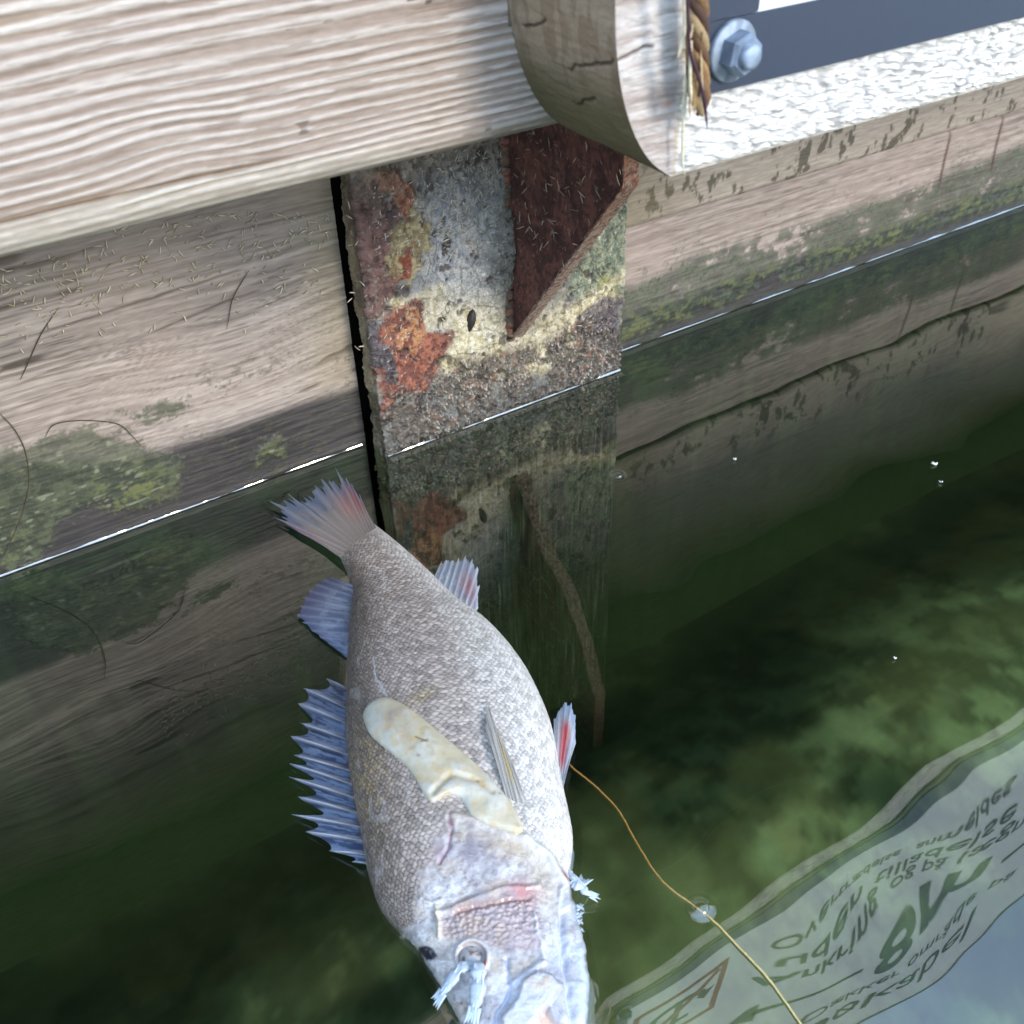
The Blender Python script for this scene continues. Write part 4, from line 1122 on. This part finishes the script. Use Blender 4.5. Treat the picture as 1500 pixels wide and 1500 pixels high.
at_ = [(647, 822), (655, 818), (664, 820), (672, 818), (682, 816), (693, 817), (701, 830), (703, 858), (701, 890)]
fin('anal_fin', [(a - 8, b + 5) for a, b in ab], at_, .008, .003, anacol, spiny=.12, sub=8, rows=40, rag=.10)

def pelcol(u, t, ray, ray2, Pm):
    n_ = fbm(u * 16, t * 6, 4, 19)
    c = mixc(np.broadcast_to(lin(156, 164, 176), u.shape + (3,)), lin(188, 190, 194), ss(n_, .4, .6))
    c = mixc(c, lin(184, 48, 52), .9 * np.exp(-((u - .52) / .22) ** 2) * ss(t, .12, .3) * (1 - ss(t, .62, .82)))
    return mixc(c, lin(150, 168, 196), .6 * ss(t, .7, .95))  # tip tinted with painted sky reflection
pb = [(812, 1150), (815, 1152), (818, 1155), (820, 1157), (822, 1158), (824, 1158)]
pt = [(811, 1052), (818, 1040), (828, 1027), (837, 1030), (843, 1050), (844, 1088)]
fin('pelvic_fin', pb, pt, .006, .006, pelcol, spiny=.05, sub=8, rows=50, rag=.05, curve=.003)

def peccol(u, t, ray, ray2, Pm):
    n_ = fbm(u * 20, t * 4, 4, 22)
    c = mixc(np.broadcast_to(lin(166, 162, 156), u.shape + (3,)), lin(194, 190, 182), ss(n_, .4, .6))
    c = mixc(c, lin(196, 170, 84), .8 * np.exp(-((u - .6) / .16) ** 2) * ss(t, .15, .3) * (1 - ss(t, .6, .85)))
    c = mixc(c, lin(134, 128, 128), .5 * (1 - ray2) * ss(t, .05, .2))
    return c
pcb = [(740, 1168), (746, 1171), (752, 1174), (758, 1177), (765, 1178), (771, 1178)]
pct = [(709, 1068), (711, 1046), (715, 1035), (721, 1052), (728, 1072), (740, 1098)]
def lift(pp, l0): 
    q_ = body_point(*pp); return (q_[0], q_[1], q_[2] + l0)
fin('pectoral_fin', [lift(p_, -.0004) for p_ in pcb], [lift(p_, .0022) for p_ in pct], 0, 0, peccol, spiny=.06, sub=8, rows=44, rag=.06, worldpts=True, curve=.002, th_=.0005, ray_h=.0006)

# tissue shreds: eye and gill
def shred(pts, r, lifts, col=(182, 194, 206), k=12, flat=.55, onbody=True):
    p = np.array([lift(q_, l_) if onbody else tuple(on(q_[0], q_[1], 2, l_)) for q_, l_ in zip(pts, lifts)])
    p = spline(p, 46)
    t = np.linspace(0, 1, 46)
    rad = r * (.55 + .75 * fbm(t * 9, t * 0, 3, int(pts[0][0]))) * (1 - .45 * ss(t, .82, 1.0)) * (.5 + .5 * ss(t, 0, .12))
    c = mixc(np.broadcast_to(lin(*col), (46, 3)), lin(140, 158, 180), .5 * fbm(t * 9, t * 0, 3, 4))
    mm = MB().tube(p, rad, np.concatenate([c, np.full((46, 1), .35)], -1), k=k, flat=flat)
    # torn into strands towards the end
    dr = p[-1] - p[-8]; dr /= np.linalg.norm(dr) + 1e-9; sd2 = np.cross(dr, [0, 0, 1.0])
    for j in range(9):
        a0_ = .1 + .1 * j + .05 * TAB[j, int(pts[0][0]) & 511]; i0 = int(a0_ * 40)
        off = (TAB[j, 61] - .5) * 1.7 * r
        q5 = p[i0:i0 + 12].copy(); tj = np.linspace(0, 1, len(q5))
        q5 += sd2[None] * off + np.array([0, 0, 1.0])[None] * (r * flat * .75)
        mm.tube(q5, r * .17 * (1 - .5 * tj), (*lin(206, 214, 222), .3), k=5)
    for j in range(5):
        e0 = p[-5] + sd2 * r * (j - 2) * .36; tj = np.linspace(0, 1, 6)[:, None]
        q5 = e0[None] + dr[None] * tj * r * (1.5 + 1.6 * TAB[j, int(pts[0][1]) & 511]) + sd2[None] * tj ** 2 * r * (j - 2) * .25
        mm.tube(q5, r * np.array([.36, .34, .3, .24, .16, .06]), (*lin(182, 196, 208), .35), k=6, flat=.6)
    o = mm.build('tissue_shred', M_FLESH, fish)
    return o
ze = float(body_point(690, 1412)[2])
shred([(696, 1412), (684, 1415), (673, 1419), (662, 1434), (652, 1448), (645, 1458)], .0027, [ze + .001, ze + .0045, ze + .0045, ze + .003, ze + .001, ze - .001], onbody=False)
shred([(696, 1416), (702, 1424), (702, 1444), (699, 1466), (694, 1487)], .0034, [.001, .0035, .004, .004, .003])
shred([(830, 1276), (838, 1284), (848, 1294), (858, 1306), (867, 1311)], .0022, [.010, .011, .010, .008, .006], onbody=False)
shred([(836, 1290), (846, 1296), (852, 1292)], .0030, [.010, .010, .008], onbody=False)
for k in range(7):
    yk = 1326 + k * 5.2
    shred([(840, yk), (846, yk + 1), (852 - (k % 3), yk + (-5 if k % 2 else 4))], .0009, [.007, .008, .006], onbody=False, k=6)

ec = body_point(690, 1400)
u_e, v_e = np.meshgrid(np.linspace(0, math.pi, 14), np.linspace(0, 2 * math.pi, 28, endpoint=False), indexing='ij')
Pe_ = np.stack([ec[0] + .0052 * np.sin(u_e) * np.cos(v_e), ec[1] + .0052 * np.sin(u_e) * np.sin(v_e), ec[2] - .0010 + .0030 * np.cos(u_e)], -1)
ce_ = mixc(np.broadcast_to(lin(176, 176, 178), Pe_.shape), lin(120, 104, 96), ss(fbm(Pe_[..., 0] * 500, Pe_[..., 1] * 500, 3, 4), .55, .7))
MB().grid(Pe_, np.concatenate([ce_, np.full(Pe_.shape[:2] + (1,), .25)], -1), close_u=True).build('eye', M_FLESH, fish)
# strip of pale flesh lying across the flank
def flesh_strip():
    outl = [(534, 1048), (543, 1031), (567, 1023), (595, 1035), (630, 1062), (675, 1100), (713, 1135), (744, 1173), (761, 1204), (765, 1223), (740, 1219), (713, 1211), (688, 1196), (677, 1174), (657, 1166), (640, 1176), (624, 1168), (605, 1135), (577, 1107), (546, 1080)]
    # cross stations along the strip: (left, right) edges
    Ls = [(538, 1040), (534, 1052), (541, 1074), (556, 1090), (577, 1107), (592, 1120), (606, 1137), (618, 1158), (632, 1176), (655, 1166), (676, 1172), (690, 1196), (713, 1210), (740, 1219), (757, 1226)]
    Rs = [(549, 1029), (568, 1023), (592, 1033), (612, 1047), (632, 1063), (652, 1080), (674, 1099), (694, 1117), (712, 1134), (728, 1152), (744, 1172), (753, 1187), (760, 1200), (765, 1213), (766, 1222)]
    n_ = 150; k_ = 56
    def rs(p):
        p = np.array(p, float); m_ = len(p); pp = np.vstack([2 * p[0] - p[1], p, 2 * p[-1] - p[-2]]); o_ = []
        for t in np.linspace(0, m_ - 1, n_):
            i = min(int(t), m_ - 2); u = t - i; a, b, c, d = pp[i:i + 4]
            o_.append(.5 * (2 * b + (c - a) * u + (2 * a - 5 * b + 4 * c - d) * u ** 2 + (3 * b - 3 * c + d - a) * u ** 3))
        return np.array(o_)
    A0, A1 = rs(Ls), rs(Rs)
    v = np.linspace(0, 1, k_)
    pp = A0[:, None] * (1 - v[None, :, None]) + A1[:, None] * v[None, :, None]
    t = np.linspace(0, 1, n_)
    # seat on the body: nearest body vertices, then smoothed
    seat = np.zeros((n_, k_, 3))
    sub_i = (np.arange(0, NS, 3)[:, None] * NT + np.arange(0, 270, 3)[None]).ravel()
    bpx = px.ravel()[sub_i]; bpy_ = py.ravel()[sub_i]; bP = P.reshape(-1, 3)[sub_i]; bN = Nn.reshape(-1, 3)[sub_i]
    nor = np.zeros_like(seat)
    for i in range(n_):
        dd = np.hypot(bpx[None] - pp[i, :, 0, None], bpy_[None] - pp[i, :, 1, None])
        j = np.argsort(dd, axis=1)[:, :6]
        wt = 1 / (np.take_along_axis(dd, j, 1) + .5); wt /= wt.sum(1, keepdims=True)
        seat[i] = (bP[j] * wt[..., None]).sum(1); nor[i] = (bN[j] * wt[..., None]).sum(1)
    nor /= np.linalg.norm(nor, axis=2)[..., None]
    for _ in range(4):
        seat[1:-1, 1:-1] = (seat[:-2, 1:-1] + seat[2:, 1:-1] + seat[1:-1, :-2] + seat[1:-1, 2:] + 2 * seat[1:-1, 1:-1]) / 6
    dome = np.sqrt(np.clip(1 - (2 * v - 1) ** 2, 0, 1))[None] * np.sqrt(np.clip(1 - (1 - np.clip(t / .10, 0, 1)) ** 2, 0, 1))[:, None] * np.sqrt(np.clip(1 - (1 - np.clip((1 - t) / .06, 0, 1)) ** 2, 0, 1))[:, None]
    nz = fbm(pp[..., 0] / 24, pp[..., 1] / 24, 4, 6); nf = fbm(pp[..., 0] / 8, pp[..., 1] / 8, 3, 8)
    hh = .0003 + .0042 * dome ** .8 + .0012 * (nz - .5) * dome
    fold = np.exp(-(dline(pp[..., 0], pp[..., 1], [(636, 1165), (662, 1140), (700, 1150), (720, 1165)]) / 5) ** 2)
    hh = hh - .0012 * fold
    up_ = seat + nor * hh[..., None]; dn = seat - nor * .0010
    c = mixc(np.broadcast_to(lin(200, 190, 164), nz.shape + (3,)), lin(208, 205, 192), ss(nz, .36, .62))
    c = mixc(c, lin(164, 146, 136), .6 * np.clip(blob(pp[..., 0], pp[..., 1], 577, 1056, 20, 12, -40) + .8 * blob(pp[..., 0], pp[..., 1], 596, 1082, 10, 9), 0, 1))
    c = mixc(c, lin(180, 188, 182), .6 * np.clip(blob(pp[..., 0], pp[..., 1], 552, 1045, 14, 22), 0, 1))
    c = mixc(c, lin(204, 176, 120), .45 * ss(nf, .58, .7) + .35 * fold)
    for (a, b, e_, f_) in ((612, 1086, 628, 1093), (620, 1093, 630, 1090)):
        c = mixc(c, lin(128, 84, 60), .8 * np.exp(-(dline(pp[..., 0], pp[..., 1], [(a, b), (e_, f_)]) / 1.2) ** 2))
    for (a, b) in ((700, 1150), (616, 1113), (732, 1168), (680, 1196)):
        c = mixc(c, lin(120, 92, 60), .7 * blob(pp[..., 0], pp[..., 1], a, b, 2.5, 2))
    Ca = np.concatenate([c, np.full(nz.shape + (1,), .38)], -1)
    m_ = MB().grid(np.concatenate([up_, dn[:, ::-1]], 1), np.concatenate([Ca, Ca[:, ::-1]], 1), close_u=True)
    return m_.build('flesh_strip', M_FLESH)
tag(flesh_strip(), 'cream coloured strip of flesh lying across the flank of the dead fish', 'flesh strip')

# ================================================================== FISHING LINE, BUBBLES, FLOATING BITS
lp = spline([(*on(a, b, 2, .0008),) for a, b in [(832, 1118), (845, 1130), (870, 1150), (905, 1186), (930, 1230), (955, 1271), (980, 1300), (1015, 1326), (1046, 1350), (1090, 1396), (1130, 1440), (1170, 1496), (1200, 1540), (1240, 1610)]], 220)
t = np.linspace(0, 1, 220)
lp[:, 0] += .0005 * (fbm(t * 60, t * 0, 3, 4) - .5); lp[:, 2] += .0004 * (fbm(t * 25, t * 0, 2, 7))
cl = mixc(np.broadcast_to(lin(150, 112, 52), (220, 3)), lin(216, 190, 130), ss(t, .3, .75))
tag(MB().tube(lp, .0005, np.concatenate([cl, np.full((220, 1), .5)], -1), k=8).build('fishing_line', M_PLAIN), 'thin golden fishing line drifting on the water beside the fish', 'fishing line')

def bubble(a, b, r, label):
    c = on(a, b, 2, 0); u_ = np.linspace(0, math.pi / 2, 12); v_ = np.linspace(0, 2 * math.pi, 32, endpoint=False)
    U_, V2 = np.meshgrid(u_, v_, indexing='ij')
    Pb = np.stack([c[0] + r * np.sin(U_) * np.cos(V2), c[1] + r * np.sin(U_) * np.sin(V2), .0002 + r * .62 * np.cos(U_)], -1)
    d = np.linspace(0, 1, 7); ring = np.array([[(c[0] + (r + .0035 * dd) * math.cos(t), c[1] + (r + .0035 * dd) * math.sin(t), .0004 + .0011 * (1 - dd) ** 2) for t in v_] for dd in d])
    m_ = MB().grid(Pb, close_u=True).grid(ring, close_u=True)
    return tag(m_.build('bubble', M_BUBBLE), label, 'bubble')
bubble(905, 697, .0035, 'small air bubble on the water just off the pile corner')
bubble(1026, 1331, .0042, 'small air bubble caught against the fishing line')

def flake(a, b, s, ang, label):
    c = on(a, b, 2, .0012); m_ = MB()
    for k, (da, ln) in enumerate(((-.5, 1.0), (.35, .85), (1.1, .6))):
        aa = ang + da
        n_ = 9; t = np.linspace(0, 1, n_)
        w_ = .28 * s * np.sin(np.pi * np.clip(t * .9 + .08, 0, 1))
        ax = np.array([math.cos(aa), math.sin(aa)]); bx_ = np.array([-ax[1], ax[0]])
        mid = c[:2][None] + ax[None] * (t * s * ln)[:, None]
        P_ = np.zeros((n_, 4, 3))
        for j, (sg, zz) in enumerate(((-1, 0), (0, .0006), (1, 0), (0, -.0003))):
            P_[:, j, :2] = mid + sg * bx_[None] * w_[:, None]; P_[:, j, 2] = c[2] + zz + .0004 * k
        m_.grid(P_, (*lin(232, 232, 226), .6), close_u=True)
    return tag(m_.build('petal_bit', M_PLAIN), label, 'petal')
flake(1077, 674, .0032, 1.2, 'tiny white three-lobed bit floating off the right planks near the pile')
flake(1368, 681, .0046, .6, 'largest of the tiny white petal bits floating off the right planks')
flake(1380, 706, .0026, 2.5, 'tiny white petal bit floating just below the largest one')
flake(1310, 965, .0018, .3, 'minute white speck floating alone over the green water')

# dark hair-like roots on the left planks
def root_strand(pts, label, r=.00034):
    p = spline([on(a, b, 1, -.0016) for a, b in pts], 60)
    rr = np.full(60, r); rr[:8] *= np.linspace(.4, 1, 8); rr[-14:] *= np.linspace(1, .35, 14)
    return tag(MB().tube(p, rr, (*lin(80, 72, 58), .8), k=6).build('root_strand', M_PLAIN), label, 'root', 'root hairs on the left planks')
root_strand([(365, 396), (350, 420), (340, 440), (336, 462), (332, 483)], 'dark root hair hanging down the bare upper part of the left plank')
root_strand([(30, 556), (42, 530), (60, 490), (86, 450)], 'dark root hair slanting up the bare left plank')
root_strand([(-6, 600), (22, 630), (38, 665), (42, 710), (30, 760), (5, 815)], 'long dark root hair running down through the algae to the water')
root_strand([(66, 640), (80, 622), (120, 616), (172, 621), (195, 640), (209, 656)], 'dark root hair arched over the algae patch')

# small dark seed stuck to the pile
sp_ = on(690, 470, 1, YF - .002)
u_ = np.linspace(0, 1, 14)
pts = np.stack([sp_[0] + (u_ - .5) * -.004, np.full(14, sp_[1]), sp_[2] + (.5 - u_) * .017], -1)
rad = .0042 * np.sin(np.pi * np.clip(u_ * .94 + .03, 0, 1)) ** .7 * (1 - .35 * u_)
tag(MB().tube(pts, rad, (*lin(52, 48, 44), .5), k=12).build('dark_seed', M_PLAIN), 'small dark pointed seed stuck to the grey middle of the rusty pile', 'seed')

# wood fibres and shavings clinging to planks, pile and bracket: too many to count
def litter(name, label, n_, place, lens, col1, col2, parent=None):
    m_ = MB(); rs_ = np.random.RandomState(n_)
    for k in range(n_):
        c, nrm_ = place(rs_)
        d = rs_.normal(size=3); d -= nrm_ * (d @ nrm_) * .75; d /= np.linalg.norm(d)
        l_ = rs_.uniform(*lens); bend = np.cross(nrm_, d) * l_ * rs_.uniform(-.35, .35)
        t = np.linspace(-.5, .5, 5)
        p = c[None] + d[None] * (t * l_)[:, None] + bend[None] * (t ** 2)[:, None] + nrm_[None] * .0006
        cc = lin(*col1) + (lin(*col2) - lin(*col1)) * rs_.rand()
        m_.tube(p, [.00015, .0004, .00045, .0004, .00015], (*cc, .8), k=4)
    o = m_.build(name, M_PLAIN)
    return tag(o, label, 'debris', kind='stuff')
def on_left(rs_):
    while True:
        a, b = rs_.uniform(0, 490), rs_.uniform(310, 520)
        if rs_.rand() < math.exp(-((b - (440 - .25 * a)) / 70) ** 2): break
    return on(a, b, 1, -.0008), np.array([0, -1, 0.])
def on_rib(rs_):
    u2 = rs_.uniform(.35, 1); v2 = rs_.uniform(.1, 1) * min(1, RE / u2)
    y_ = -.0225 - .1995 * u2 * v2; return np.array([XG - GT / 2 - .001, y_, .0655 + .2485 * u2]), np.array([-1., 0, 0])
def on_flange(rs_):
    a, b = rs_.uniform(510, 900), rs_.uniform(210, 520)
    if rs_.rand() < .5: a, b = rs_.uniform(640, 770), rs_.uniform(215, 380)
    return on(a, b, 1, YF - .0012), np.array([0, -1., 0])
litter('plank_fibres', 'pale wood fibres scattered over the left plank under the beam', 330, on_left, (.002, .006), (176, 164, 132), (226, 218, 192))
litter('rib_fibres', 'pale wood slivers caught on the dark red rib', 150, on_rib, (.003, .008), (150, 120, 100), (200, 182, 160))
litter('pile_fibres', 'pale fibres stuck to the rusty pile face', 420, on_flange, (.002, .006), (150, 140, 118), (216, 210, 190))
